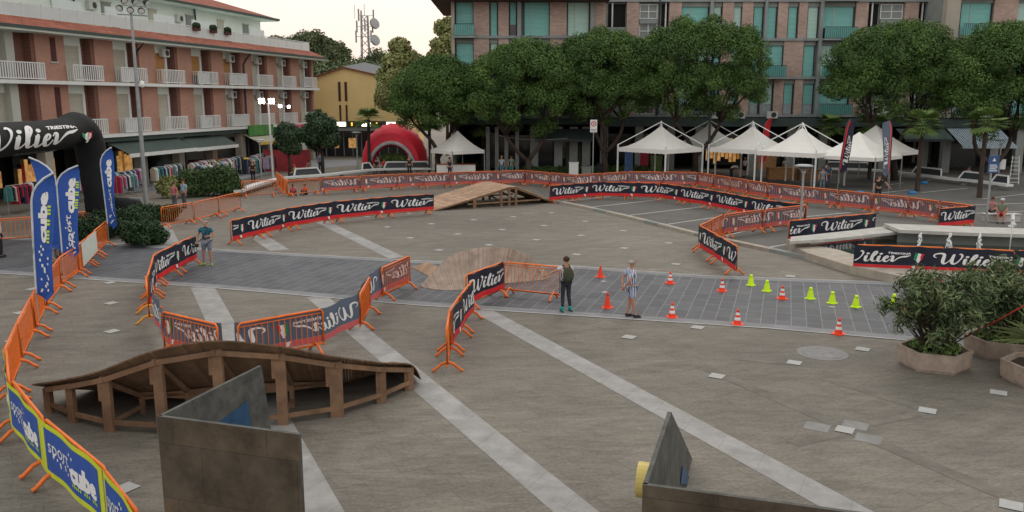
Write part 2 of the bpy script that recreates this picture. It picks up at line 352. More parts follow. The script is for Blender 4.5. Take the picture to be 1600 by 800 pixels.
STROKES = [  # x, y, half width
 [(.55, 2.2, .08), (.1, 2.5, .12), (.15, 3.1, .16), (.9, 3.45, .2), (1.65, 3.2, .25), (1.75, 2.2, .3), (1.75, 1.1, .3), (2.05, .4, .2), (2.6, .9, .1), (3.1, 2.0, .12), (3.35, 3.1, .14)],
 [(3.35, 3.1, .2), (3.2, 2.0, .28), (3.25, .9, .3), (3.6, .35, .2), (4.15, .9, .12), (4.6, 2.0, .12), (4.7, 2.9, .18), (4.4, 3.35, .16), (4.2, 3.1, .1)],
 [(5.3, 2.05, .1), (5.35, 1.95, .26), (5.3, 1.1, .27), (5.4, .45, .22), (5.75, .45, .12), (6.1, .95, .08)],
 [(6.1, .95, .08), (6.6, 1.9, .12), (6.95, 2.8, .16), (6.9, 3.35, .16), (6.6, 3.2, .22), (6.4, 2.2, .27), (6.4, 1.1, .28), (6.6, .45, .2), (7.0, .5, .1), (7.35, 1.1, .08)],
 [(7.45, 2.05, .1), (7.5, 1.95, .26), (7.45, 1.1, .27), (7.55, .45, .22), (7.9, .45, .12), (8.25, .95, .08)],
 [(8.25, .95, .08), (8.8, 1.3, .12), (9.0, 1.8, .15), (8.75, 2.0, .15), (8.45, 1.6, .24), (8.4, .95, .26), (8.65, .42, .2), (9.05, .5, .1), (9.4, 1.2, .08)],
 [(9.35, 1.7, .08), (9.6, 2.1, .12), (9.85, 2.0, .2), (9.8, 1.2, .26), (9.8, .45, .24)],
 [(9.85, .45, .14), (10.2, .75, .1), (10.7, 1.5, .14), (11.3, 2.0, .2), (12.0, 2.15, .22), (12.7, 2.45, .05)]]
def logo_geom():
    v = []; f = []
    for S in STROKES:
        P = crom(S, 4); k = len(v)
        for i, p in enumerate(P):
            a, b = P[max(i - 1, 0)], P[min(i + 1, len(P) - 1)]; dx, dy = b[0] - a[0], b[1] - a[1]; L = math.hypot(dx, dy) or 1
            # broad nib: thicker on the uprights
            v += [(p[0] - dy / L * p[2], p[1] + dx / L * p[2]), (p[0] + dy / L * p[2], p[1] - dx / L * p[2])]
        f += [(k + 2 * i, k + 2 * i + 1, k + 2 * i + 3, k + 2 * i + 2) for i in range(len(P) - 1)]
    for cx, cy in ((5.55, 2.65), (7.7, 2.65)):
        k = len(v); v += [(cx + .3 * math.cos(a * math.pi / 4), cy + .3 * math.sin(a * math.pi / 4)) for a in range(8)]; f.append(tuple(range(k, k + 8)))
    v = [((x + .12 * y), y) for x, y in v]
    return v, f
LOGO = logo_geom()
_t = textmesh('TRIESTINA', .72, .03, .2)
TRI = ([(9.1 + x * (3.9 / _t[2]), 2.72 + y) for x, y, z in _t[0]], _t[1])
EMB = {'g': [(13.5, 1.2), (13.95, .75), (14.25, 3.0), (13.75, 3.2)], 'w': [(13.95, .75), (14.4, .55), (14.75, 2.85), (14.25, 3.0)], 'r': [(14.4, .55), (14.85, 1.1), (15.25, 2.95), (14.75, 2.85)]}
def catface(mb, v2, f, fn, m, both=True, dist=.006):
    for sgn in ((1, -1) if both else (1,)):
        vs = [fn(x, y, sgn * dist) for x, y in v2]
        mb.add(vs, [tuple(q) if sgn > 0 else tuple(q)[::-1] for q in f], m)
def put_logo(fn, sx, sy, ox, oy, parent, both=True, dist=.006, lim=None, extra=None):
    g = lambda x, y, d: fn(ox + x * sx, oy + y * sy, d)
    def clip(v, f):
        if not lim: return f
        return [q for q in f if all(lim[0] <= ox + v[i][0] * sx <= lim[1] for i in q)]
    mb = extra[0]; catface(mb, LOGO[0], clip(*LOGO), g, white_b, both, dist); catface(mb, TRI[0], clip(*TRI), g, white_b, both, dist)
    me = extra[1]
    for k, m in (('g', green_b), ('w', white_b), ('r', red_b)):
        f = clip(EMB[k], [(0, 1, 2, 3)])
        if f: catface(me, EMB[k], f, g, m, both, dist)
    hv = [(14.1, .25), (14.3, 1.1), (14.5, 1.75), (14.75, 1.6), (14.6, .9), (14.4, .2)]
    f = clip(hv, [tuple(range(6))])
    if f: catface(me, hv, f, g, white_b, both, dist + .004)

# ---------------------------------------------------------------- crowd barriers
BL = 2.15
def barrier_proto(fm, name='crowd_barrier'):
    root = empty(name)
    mb = MB(); h = BL / 2
    mb.tube([(-h, 0, .2), (-h, 0, 1.02), (-h + .06, 0, 1.09), (h - .06, 0, 1.09), (h, 0, 1.02), (h, 0, .2), (-h, 0, .2)], .029, orange, 6)
    mb.tube([(-h, 0, 1.0), (h, 0, 1.0)], .014, orange, 5)
    mb.tube([(-h, 0, .16), (-h, 0, .22)], .03, orange, 6); mb.tube([(h, 0, .16), (h, 0, .22)], .03, orange, 6)
    mb.build('frame', root, True)
    mb = MB()
    for k in range(1, 15):
        x = -h + k * BL / 15; mb.tube([(x, 0, .2), (x, 0, 1.0)], .011, orange, 5, False)
    mb.build('bars', root)
    for s in (-1, 1):
        mb = MB(); x = s * (h - .22)
        mb.tube([(x, -.36, .03), (x, -.29, .06), (x, -.15, .19), (x, 0, .25), (x, .15, .19), (x, .29, .06), (x, .36, .03)], .036, fm, 6)
        mb.build('foot', root, True)
    return record(root)
BP = barrier_proto(orange); BY = barrier_proto(yellow_m)
used = {'o': 0, 'y': 0}
def place_barrier(a, b, label, group, yellow=False):
    rec = BY if yellow else BP; k = 'y' if yellow else 'o'
    o = rec[0] if not used[k] else dup(rec); used[k] = 1
    d = b - a; o.location = ((a.x + b.x) / 2, (a.y + b.y) / 2, 0); o.rotation_euler = (random.uniform(-.03, .03), 0, math.atan2(d.y, d.x) + random.uniform(-.015, .015))
    o.scale = (d.length / (BL + .04), 1, 1); tag(o, label, 'crowd barrier', group); return o
PSTEP = 3.3
def banner(pts, label, off=.05, start=0.0, z0=.24, z1=1.12, name='advertising_banner', z1e=None):
    """pts: ground points from the reader's left to right; off: offset toward the reader"""
    pts = [Vector((p[0], p[1], 0)) for p in pts]; seg = []; s = 0
    ns = []
    for i in range(len(pts) - 1):
        d = (pts[i + 1] - pts[i]); seg.append((s, s + d.length)); s += d.length; d.normalize(); ns.append(Vector((d.y, -d.x, 0)))
    vn = [ns[0]] + [(ns[i] + ns[i + 1]).normalized() for i in range(len(ns) - 1)] + [ns[-1]]
    rnd = random.random() * 9
    def at(u, z, d=0):
        u = min(max(u, 0), s)
        for i, (a, b) in enumerate(seg):
            if u <= b or i == len(seg) - 1:
                t = (u - a) / (b - a); p = pts[i].lerp(pts[i + 1], t); n = vn[i].lerp(vn[i + 1], t).normalized()
                w = .026 * math.sin(u * 3.6 + rnd + z) + .010 * math.sin(u * 8 + z * 4 + rnd)
                p = p + n * (off + .02 + w + d); zz = z - .045 * abs(math.sin(u * math.pi / 1.1)) * (z - z0) / (z1 - z0)
                return Vector((p.x, p.y, zz))
    root = thing(name, label, 'banner', (0, 0, 0)); mb = MB(); n = max(4, int(s / .08)); zs = [z0, z0 + .17, z0 + .172, .8, z1]
    for k in range(n):
        u0, u1 = s * k / n, s * (k + 1) / n
        for j in range(4):
            if j == 1: continue
            mb.add([at(u0, zs[j]), at(u1, zs[j]), at(u1, zs[j + 1]), at(u0, zs[j + 1])], [(0, 1, 2, 3)], red_b if j == 0 else navy)
    mb.build('cloth', root)
    g = lambda x, y, d: at(x, y, d)
    k0 = -start
    while k0 < s:
        A, B, C_ = MB(), MB(), MB()
        put_logo(g, PSTEP / 16.4, .128, k0 + .15, z0 + .25, root, True, .014, (0.02, s - .02), (A, B))
        xx = k0 + PSTEP * .87
        if 0 < xx < s - .15: catface(C_, [(xx, z0 + .03), (xx + .12, z0 + .02), (xx + .08, z0 + .15), (xx - .05, z0 + .16)], [(0, 1, 2, 3)], g, white_b, True, .012)
        k0 += PSTEP
        if A.f: A.build('lettering', root)
        if B.f: B.build('emblem', root)
        if C_.f: C_.build('stripe_mark', root)
    return root
def gp(l): return [PZ(x, y, 1.1) for x, y in l]
def row(pix, word, group, n=None, skip=(), yellow=()):
    """barriers along a chain of top-rail points"""
    P = [Vector((p.x, p.y, 0)) for p in gp(pix)]; res = [P[0]]; bl = []
    for i in range(len(P) - 1):
        L = (P[i + 1] - P[i]).length; k = max(1, round(L / 2.25))
        for j in range(k):
            if i not in skip: bl.append((P[i].lerp(P[i + 1], j / k), P[i].lerp(P[i + 1], (j + 1) / k)))
    for i, (a, b) in enumerate(bl):
        d = (b - a).normalized() * .03
        lab = word if len(bl) == 1 else '%s orange barrier from the %s' % (ORD[i], word)
        place_barrier(a + d, b - d, lab, group, i in yellow)
    return P
# front centre group
P = row([(737, 438), (718, 462), (702, 487), (698, 514)], 'back in the bannered run before the small berm', 'barriers in the middle of the course')
banner([P[3] + (P[2] - P[3]) * .75, P[2], P[1], P[0]], 'dark banner bending round the barriers just left of the second white strip', .05, 1.35)
P = row([(727, 430), (785, 409), (877, 417)], 'left in the pair the backpack woman holds', 'barriers in the middle of the course')
banner([P[0], P[1]], 'short dark banner on the barrier in front of the small wooden berm', .05, .2)
row([(641, 399), (594, 419)], 'orange crowd barrier nearest the left end of the small wooden berm', 'barriers of the inner left loop')
row([(576, 432), (561, 459)], 'orange crowd barrier seen almost edge on behind the large wooden berm', 'barriers of the inner left loop')
row([(507, 482), (368, 506)], 'right in the pair behind the large wooden berm', 'barriers of the inner left loop')
row([(341, 507), (251, 486)], 'orange crowd barrier just behind the left half of the large wooden berm', 'barriers of the inner left loop')
lp = gp([(641, 399), (594, 419), (577, 433), (561, 459), (507, 482), (368, 506)]); banner(lp, 'banner seen from its faded back in the inner left loop', .05, 1.0).name = 'advertising_banner'
banner(gp([(341, 507), (251, 486), (231, 450)]), 'faded banner drooping behind the left half of the large berm', .05, .9)
P = row([(302, 369), (270, 383), (240, 397), (229, 431)], 'photographer in the curved run beside him', 'barriers of the inner left loop')
row([(228, 431), (230, 449)], 'orange crowd barrier with yellow feet at the left of the inner loop', 'barriers of the inner left loop', yellow=(0,))
banner([P[3], P[2], P[1], P[0]], 'dark banner curving round the barriers left of the photographer', .05, .6)
# banner wall left of the table ramp
P = row([(359, 345), (450, 325), (520, 315), (600, 308), (677, 303)], 'left in the bannered row reaching the table ramp', 'barriers left of the table ramp')
banner(P, 'long dark banner on the row ending at the left foot of the table ramp', .05, 2.3)
P = row([(858, 290), (935, 284), (1032, 286), (1110, 297), (1195, 312), (1262, 320)], 'left in the bannered row beyond the table ramp', 'barriers right of the table ramp')
banner(P, 'long dark banner on the row starting at the right foot of the wooden table ramp', .05, 0)
P = row([(1262, 320), (1195, 327), (1130, 335), (1094, 352)], 'right in the zigzag run beyond the kerb', 'barriers of the zigzag by the kerb')
banner(P, 'banner seen from behind through bars in the zigzag beyond the kerb', .05, 1.0)
P = row([(1094, 352), (1154, 385)], 'back in the bannered run crossing the kerb', 'barriers of the zigzag by the kerb')
banner(P, 'dark banner on the run crossing the kerb above the green cones', .05, 2.7)
# long back row
P = row([(500, 278), (620, 272), (740, 268), (820, 266), (900, 273), (980, 268), (1090, 269), (1200, 286), (1310, 297), (1420, 308), (1522, 321)], 'left in the long back row below the tents', 'barriers of the long back row')
banner([p for p in P[:4]][::-1], 'long banner on the outer side of the back row below the red dome', .05, 1.0)
banner(P[3:7][::-1], 'long banner on the outer back row below the first white pavilion', .05, 2.0)
banner(P[6:][::-1], 'long banner on the outer back row below the other white pavilions', .05, .5)
row([(1522, 321), (1467, 326)], 'orange crowd barrier at the right end of the long back row', 'barriers by the fountain')
P = gp([(1467, 326), (1522, 321)]); banner(P, 'short dark banner closing the right end of the back row behind the fountain', .05, .1)
P = row([(1233, 345), (1368, 333)], 'left behind the low stone bench of the fountain', 'barriers by the fountain')
banner(P, 'dark banner behind the low stone bench of the fountain', .05, 1.6)
P = row([(1335, 382), (1480, 387), (1700, 396)], 'left in the row before the fountain pool', 'barriers by the fountain')
banner(P, 'long dark banner in front of the fountain pool with white jets', .05, .85)
row([(376, 283), (432, 281)], 'orange crowd barrier left of the yellow shirted spectator', 'barriers of the long back row')
row([(432, 268), (447, 281)], 'orange crowd barrier turned edge on beside the yellow shirted spectator', 'barriers of the long back row')
row([(447, 282), (500, 278)], 'orange crowd barrier behind the two children sitting on the ground', 'barriers of the long back row')
row([(251, 324), (301, 316), (376, 300)], 'left in the row before the big feathery bush', 'barriers beside the round bush')
row([(-40, 345), (75, 337), (135, 330)], 'left in the bare row behind the blue flags', 'barriers behind the blue flags')
MAINP = [(166, 345), (147, 361), (120, 385), (92, 403), (67, 433), (50, 463), (27, 503), (9, 546), (14, 594), (66, 653), (166, 733), (216, 800), (290, 900)]
P = row(MAINP, 'far end of the left edge row', 'barriers along the left edge', yellow=(13,))

# yellow and blue banners of the near left barriers
def sport_text():
    a = textmesh('sport', .34, .0); b = textmesh('cube', .42, .028)
    return a, b
SP, CU = sport_text()
def sport_banner(p, q, label):
    p = Vector((p.x, p.y, 0)); q = Vector((q.x, q.y, 0)); d = q - p; s = d.length; d.normalize(); n = Vector((d.y, -d.x, 0))
    f = lambda x, y, k=0: p + d * x + n * (.05 + k + .015 * math.sin(x * 5)) + Vector((0, 0, y))
    # reader stands on the course side: mirrored placement is handled by point order
    root = thing('advertising_banner', label, 'banner'); mb = MB(); N = 14
    g = mat('lime_cloth', (.55, .62, .03), .6, .12, 2)
    for k in range(N):
        for a, b in ((.2, .65), (.65, 1.13)):
            mb.add([f(s * k / N, a), f(s * (k + 1) / N, a), f(s * (k + 1) / N, b), f(s * k / N, b)], [(0, 1, 2, 3)], g)
    mb.build('cloth', root); mb = MB()
    for k in range(N):
        x0, x1 = s * (.09 + .84 * k / N), s * (.09 + .84 * (k + 1) / N)
        for sg in (1, -1):
            vs = [f(x0, .3, .004 * sg), f(x1, .3, .004 * sg), f(x1, 1.04, .004 * sg), f(x0, 1.04, .004 * sg)]
            mb.add(vs, [(0, 1, 2, 3)] if sg > 0 else [(3, 2, 1, 0)], blue_b)
    mb.build('blue_panel', root); mb = MB()
    k = s / 2.2
    catface(mb, [(x * k + s * .14, y + .66) for x, y, z in SP[0]], SP[1], f, white_b, True, .009)
    catface(mb, [(x * k + s * .50, y + .5) for x, y, z in CU[0]], CU[1], f, white_b, True, .009)
    mb.build('lettering', root); mb = MB()
    for j in range(11):
        x = s * (.22 + .03 * j + (j % 3) * .012); y = .62 - .04 * (j % 4) + (.3 if j > 8 else 0)
        catface(mb, [(x, y), (x + .05, y), (x + .055, y + .05), (x + .005, y + .05)], [(0, 1, 2, 3)], f, white_b, True, .009)
    for j in range(13):
        x = s * (.52 + .028 * j)
        if j in (5, 9): continue
        catface(mb, [(x, .40), (x + .045, .40), (x + .045, .45 + .02 * (j % 2)), (x, .45)], [(0, 1, 2, 3)], f, lime_b, True, .009)
    mb.build('small_marks', root)
MP = gp(MAINP)
for i, w in ((7, 'narrow lime banner seen at a slant on the barrier where the left row bends'), (8, 'lime and blue banner left of the large berm'), (9, 'lime and blue banner left of the tall stone sculpture'), (10, 'lime and blue banner cut by the bottom edge')):
    a, b = MP[i], MP[i + 1]; L = (b - a).length; k = max(1, round(L / 2.25))
    for j in range(k):
        sport_banner(a.lerp(b, j / k), a.lerp(b, (j + 1) / k), w if k == 1 else w + (', farther panel' if j == 0 else ', nearer panel' if j == k - 1 else ', middle panel'))
# white poster on the left row
a, b = PZ(147, 361, 1.1), PZ(124, 381, 1.1); mb = MB(); n = Vector(((b - a).y, -(b - a).x, 0)).normalized()
n = n if n.x > 0 else -n
vs = [a + n * .06, b + n * .06, b + n * .06 + Vector((0, 0, -.85)), a + n * .06 + Vector((0, 0, -.8))]
mb.add(vs + [v + n * .01 for v in vs], [(3, 2, 1, 0), (4, 5, 6, 7), (0, 1, 5, 4), (1, 2, 6, 5), (2, 3, 7, 6), (3, 0, 4, 7)], mat('poster_white', (.55, .6, .55), .7, .12, 5))
tag(mb.build('poster'), 'white course map poster hung on the far left barriers', 'poster')

# ---------------------------------------------------------------- wooden obstacles
def berm(name, label, outer, inner, posts, thick=.05, rails=True, wood=wood):
    """outer: top rim points (with z); inner: foot points on the ground"""
    root = thing(name, label, 'ramp'); mb = MB()
    O = crom([tuple(p) for p in outer], 8); I = crom([tuple(p) for p in inner], 8); O = [Vector(p) for p in O]; I = [Vector(p) for p in I]
    nseg = 4
    def prof(o, i, t, dz=0):
        h = o.z - .02
        return Vector((i.x + (o.x - i.x) * t, i.y + (o.y - i.y) * t, .02 + h * (t ** 1.45) + dz))
    for k in range(len(O) - 1):
        for half in (0, 1):
            a0 = half * .5 + .012; a1 = half * .5 + .488
            o0, o1 = O[k].lerp(O[k + 1], a0), O[k].lerp(O[k + 1], a1); i0, i1 = I[k].lerp(I[k + 1], a0), I[k].lerp(I[k + 1], a1)
            vs = []
            for j in range(nseg + 1):
                t = j / nseg
                for (o_, i_) in ((o0, i0), (o1, i1)):
                    vs += [prof(o_, i_, t), prof(o_, i_, t, -thick * .6)]
            fs = []
            for j in range(nseg):
                q = 4 * j; fs += [(q, q + 2, q + 6, q + 4), (q + 1, q + 5, q + 7, q + 3), (q, q + 4, q + 5, q + 1), (q + 2, q + 3, q + 7, q + 6)]
            q = 4 * nseg; fs += [(0, 1, 3, 2), (q, q + 2, q + 3, q + 1)]
            mb.add(vs, fs, wood)
    mb.build('deck', root)
    tops = []
    for (px, w, dz) in posts:
        # nearest rim station
        j = min(range(len(O)), key=lambda q: abs(O[q].x / O[q].y - px)); o_ = O[j]; i_ = I[j]
        dr = (i_ - o_); dr.z = 0; dr.normalize(); c = o_ + dr * .14; z = prof(o_, i_, 1 - .14 / max(.3, (i_ - o_).to_2d().length)).z - thick - dz
        tg = Vector((-dr.y, dr.x, 0))
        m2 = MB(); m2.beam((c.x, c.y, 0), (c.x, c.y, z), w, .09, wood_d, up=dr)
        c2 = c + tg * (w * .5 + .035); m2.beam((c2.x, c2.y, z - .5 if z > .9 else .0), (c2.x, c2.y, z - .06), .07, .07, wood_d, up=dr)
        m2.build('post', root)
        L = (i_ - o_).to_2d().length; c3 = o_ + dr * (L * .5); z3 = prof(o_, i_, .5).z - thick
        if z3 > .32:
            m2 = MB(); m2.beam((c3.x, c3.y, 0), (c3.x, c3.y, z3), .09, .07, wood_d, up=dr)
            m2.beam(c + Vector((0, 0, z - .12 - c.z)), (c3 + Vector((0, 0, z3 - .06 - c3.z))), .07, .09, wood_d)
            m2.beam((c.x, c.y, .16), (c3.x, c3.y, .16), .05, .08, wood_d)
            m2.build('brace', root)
        tops.append((c, z, c3, z3))
    mr = MB()
    for (c, z, c3, z3), (d, y, d3, y3) in zip(tops, tops[1:]):
        out = (c - c3).normalized() * .06
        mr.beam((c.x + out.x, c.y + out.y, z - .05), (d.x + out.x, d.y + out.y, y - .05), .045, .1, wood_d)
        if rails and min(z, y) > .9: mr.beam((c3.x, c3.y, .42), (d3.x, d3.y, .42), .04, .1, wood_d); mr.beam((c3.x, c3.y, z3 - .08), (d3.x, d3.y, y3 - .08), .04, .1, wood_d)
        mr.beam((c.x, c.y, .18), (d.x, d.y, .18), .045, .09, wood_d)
    if mr.f: mr.build('rail', root)
    return root
base = [(50, 640, 600), (100, 664, 592), (155, 678, 579), (238, 683, 548), (333, 678, 532), (434, 668, 540), (523, 655, 556), (598, 632, 566), (643, 612, 569), (658, 601, 592)]
outer = []; inner = []
for px, pb, pt in base:
    g = PZ(px, pb); t = PY(px, pt, g.y); outer.append(Vector((t.x, g.y, max(.08, t.z))))
cen = Vector((-5.2, 25.5, 0))
for i, o_ in enumerate(outer):
    d = cen - o_; d.z = 0; d.normalize(); w = 2.2 if 0 < i < len(outer) - 1 else 1.6
    q = o_ + d * w; inner.append(Vector((q.x, q.y, .03)))
berm('wooden_berm', 'large curved wooden berm in the foreground seen from its timber framed back', outer, inner,
     [(o_.x / o_.y, w, 0) for o_, w in [(outer[0] * .7 + outer[1] * .3, .14), (outer[1], .12), (outer[2], .2), (outer[3], .2), (outer[4], .2), (outer[5], .2), (outer[6], .26), (outer[7], .14), (outer[8] , .14)]], wood=mat('dark_brown_deck', (.175, .11, .068), .85, .3, 2.5, island=.2, bump=.3))  # deck is a darker brown than on the other ramps
fo = [(657, 446, .06), (677, 424, .40), (702, 401, .85), (730, 390, 1.08), (762, 386, 1.15), (795, 388, 1.1), (822, 397, .9), (842, 411, .55), (860, 432, .1)]
fi = [(661, 449), (690, 453), (714, 453), (736, 451), (758, 447), (780, 443), (805, 441), (828, 439), (848, 437)]
outer2 = [PZ(x, y, z) for x, y, z in fo]
berm('wooden_berm', 'small curved wooden berm of fanned planks beside the dark stone lane', outer2, [PZ(x, y, .02) for x, y in fi],
     [(outer2[i].x / outer2[i].y, .1, 0) for i in range(1, 8)], rails=False, wood=mat('grey_deck', (.31, .24, .195), .85, .25, 2.5, island=.18, bump=.3))
# low kicker left of the small berm
mb = MB(); a, b, c, d = PZ(643, 417, .03), PZ(672, 432, .03), PZ(700, 424, .35), PZ(668, 409, .35)
mb.add([a, b, c, d, (a.x, a.y, 0), (b.x, b.y, 0), (c.x, c.y, 0), (d.x, d.y, 0)], [(0, 1, 2, 3), (4, 7, 6, 5), (0, 4, 5, 1), (1, 5, 6, 2), (2, 6, 7, 3), (3, 7, 4, 0)], wood)
tag(mb.build('wooden_kicker'), 'low wooden wedge at the left foot of the small berm', 'ramp')
# table ramp
def table_ramp():
    fl, fr = PZ(677, 330), PZ(868, 317); ax = (fr - fl).normalized(); nr = Vector((-ax.y, ax.x, 0)); L = (fr - fl).length; Wd = 3.6
    if nr.y < 0: nr = -nr
    u1, u2, h = L * .60, L * .665, 1.15
    P3 = lambda u, w, z: fl + ax * u + nr * w + Vector((0, 0, z))
    root = thing('table_ramp', 'flat topped wooden jump ramp between the two long bannered rows', 'ramp')
    def slab(u0, z0, u1_, z1, n):
        mb = MB()
        for k in range(n):
            a, b = k / n + .002, (k + 1) / n - .002; ua, ub = u0 + (u1_ - u0) * a, u0 + (u1_ - u0) * b; za, zb = z0 + (z1 - z0) * a, z0 + (z1 - z0) * b
            vs = [P3(ua, 0, za), P3(ub, 0, zb), P3(ub, Wd, zb), P3(ua, Wd, za)]; mb.add(vs + [v - Vector((0, 0, .04)) for v in vs], [(0, 1, 2, 3), (7, 6, 5, 4), (0, 4, 5, 1), (1, 5, 6, 2), (2, 6, 7, 3), (3, 7, 4, 0)], wood)
        return mb
    slab(0, .04, u1, h, 14).build('left_slope', root); slab(u1, h, u2, h, 2).build('deck', root); slab(u2, h, L, .04, 8).build('right_slope', root)
    for w in (.06, Wd - .06):
        mb = MB()
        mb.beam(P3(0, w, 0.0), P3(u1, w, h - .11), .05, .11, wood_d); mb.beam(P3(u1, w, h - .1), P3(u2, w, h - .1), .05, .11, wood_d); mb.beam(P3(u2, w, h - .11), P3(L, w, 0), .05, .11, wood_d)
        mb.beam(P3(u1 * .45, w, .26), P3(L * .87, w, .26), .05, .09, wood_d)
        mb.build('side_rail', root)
        for u in (u1 * .54, u1 * .90, u1 + .05, u2 - .02):
            z = h * u / u1 if u < u1 else h
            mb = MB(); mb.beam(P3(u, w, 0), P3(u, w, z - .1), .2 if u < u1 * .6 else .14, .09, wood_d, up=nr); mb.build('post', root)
    mb = MB()
    for u in (u1 * .54, u1 * .9, u2):
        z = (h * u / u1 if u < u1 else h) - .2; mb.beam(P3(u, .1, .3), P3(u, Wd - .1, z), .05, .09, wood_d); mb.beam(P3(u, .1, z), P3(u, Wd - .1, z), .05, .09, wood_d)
    mb.build('cross_brace', root)
table_ramp()

# ---------------------------------------------------------------- sculptures
stonep = brickmat('sculpture_slab', (.105, .080, .055), (.082, .068, .05), (.055, .045, .036), 1.25, .72, .006, 0, 'XZ', .7, .55, offset=.3, sscale=2.2)
stonei = mat('grey_slab_inside', (.078, .080, .074), .75, .5, 3.5, bump=.3)
bluep = mat('blue_enamel', (.02, .07, .15), .4, .35, 4)
def hitplane(a, b, px, py):
    n = Vector(((b - a).y, -(b - a).x, 0)); r = ray(px, py); o_ = Vector((0, 0, H)); t = (a - o_).dot(n) / r.dot(n); return o_ + r * t
def wall(mb, pts, n, t, m, m2):
    k = len(pts); vs = list(pts) + [p + n * t for p in pts]
    mb.add(vs, [tuple(range(k))], m); mb.add(vs, [tuple(range(k, 2 * k))[::-1]], m2)
    mb.add(vs, [(i, k + i, k + (i + 1) % k, (i + 1) % k) for i in range(k)], m2)
def sculpture(label, C, Ft, E, Z, endpix, bluepix, disc=False, Eext=0):
    root = thing('stone_sculpture', label, 'sculpture')
    c, f, e = PZ(*C, Z), PZ(*Ft, Z), PZ(*E, Z)
    if Eext: e = e + (e - c).normalized() * Eext
    d = (e - c).normalized(); n = Vector((-d.y, d.x, 0)); n = n if n.y > 0 else -n
    mb = MB(); wall(mb, [c, e, Vector((e.x, e.y, 0)), Vector((c.x, c.y, 0))], n, .05, stonep, stonei); mb.build('front_slab', root)
    g = hitplane(c, f, *endpix); nd = (f - c).normalized(); n2 = Vector((nd.y, -nd.x, 0)); n2 = n2 if n2.x > 0 else -n2
    low = f + (g - f) * (Z / max(.3, (Z - g.z))) if g.z < Z else Vector((f.x, f.y, 0)); low.z = 0
    mb = MB(); cc = c + nd * .02; wall(mb, [cc, f, low, Vector((cc.x, cc.y, 0))], n2, .05, stonei, stonei); mb.build('rear_slab', root)
    # third slab closing the triangle behind, lower than the rim
    mb = MB(); q = [hitplane(c + n2 * .06, f + n2 * .06, *b) for b in bluepix]
    wall(mb, q, n2, .015, bluep, bluep); mb.build('blue_inset', root)
    if disc:
        mb = MB(); p = hitplane(c, f, 1022, 752) - n2 * .03; mm = Matrix(((n2.x, nd.x, 0), (n2.y, nd.y, 0), (0, 0, 1)))
        ring = [p + (nd * math.cos(a) + Vector((0, 0, 1)) * math.sin(a)) * .21 for a in [k * math.pi / 12 for k in range(24)]]
        k = 24; vs = ring + [v - n2 * .16 for v in ring]
        mb.add(vs, [tuple(range(24)), tuple(range(24, 48))[::-1]] + [(i, (i + 1) % k, k + (i + 1) % k, k + i) for i in range(k)], mat('yellow_enamel', (.62, .5, .16), .5, .06, 3)); mb.build('yellow_disc', root)
sculpture('tall grey brown folded stone slab sculpture in front of the large wooden berm', (245, 650), (404, 571), (467, 679), 2.5, (419, 668), [(342, 660), (386, 627), (391, 666)])
sculpture('lower folded stone slab sculpture with a yellow disc at the bottom edge of the photo', (1004, 757), (1043, 643), (1330, 801), 2.3, (1099, 762), [(1063, 756), (1066, 728), (1084, 758)], True, 1.5)

# ---------------------------------------------------------------- cones
def cone(m, label, px, py, stripes, h=.42, tall=False):
    p = PZ(px, py); root = thing('traffic_cone', label, 'traffic cone', (p.x, p.y, 0), random.random(), 'cones marking the slalom on the dark lane')
    mb = MB(); s = .15 if not m == cone_y else .13
    mb.b2(-s, s, -s, s, .0, .025, m); mb.build('base', root)
    mb = MB(); r0, r1 = (.115, .022) if m == cone_o else (.125, .045)
    hs = [0.025, h * .3, h * .48, h * .62, h * .78, h]; rr = lambda z: r0 + (r1 - r0) * z / h
    for i, (a, b) in enumerate(zip(hs, hs[1:])):
        mb.lathe([(rr(a), a), (rr(b), b)], white_b if (stripes and i in (1,3)) else m, 14, cap=(i == 4))
    mb.build('body', root, True)
for l, px, py, st, h in [('plain orange cone just right of the woman with the backpack, farther one', 938, 433, 0, .42), ('plain orange cone left of the man in striped clothes, nearer one', 949, 481, 0, .5), ('red cone beyond the man in striped clothes near the upper lane border', 1047, 443, 1, .42), ('red and white cone on the lower lane border right of the man in striped clothes', 1050, 496, 1, .46), ('red and white cone just left of the first green cone', 1128, 455, 1, .44), ('red and white cone on the lower lane border below the first green cones', 1152, 507, 1, .46), ('red and white cone between the second and third green cones', 1222, 467, 1, .44), ('red and white cone nearest the planter on the lower lane border', 1310, 522, 1, .46)]:
    cone(cone_o, l, px, py, st, h)
for i, (px, py) in enumerate([(1173, 446), (1198, 455), (1266, 467), (1300, 474), (1337, 480), (1396, 478)]):
    cone(cone_y, '%s lime green cone from the left, standing on the dark lane' % ORD[i] if i < 5 else 'lime green cone half hidden by the oleander bush', px, py, 0, .38)

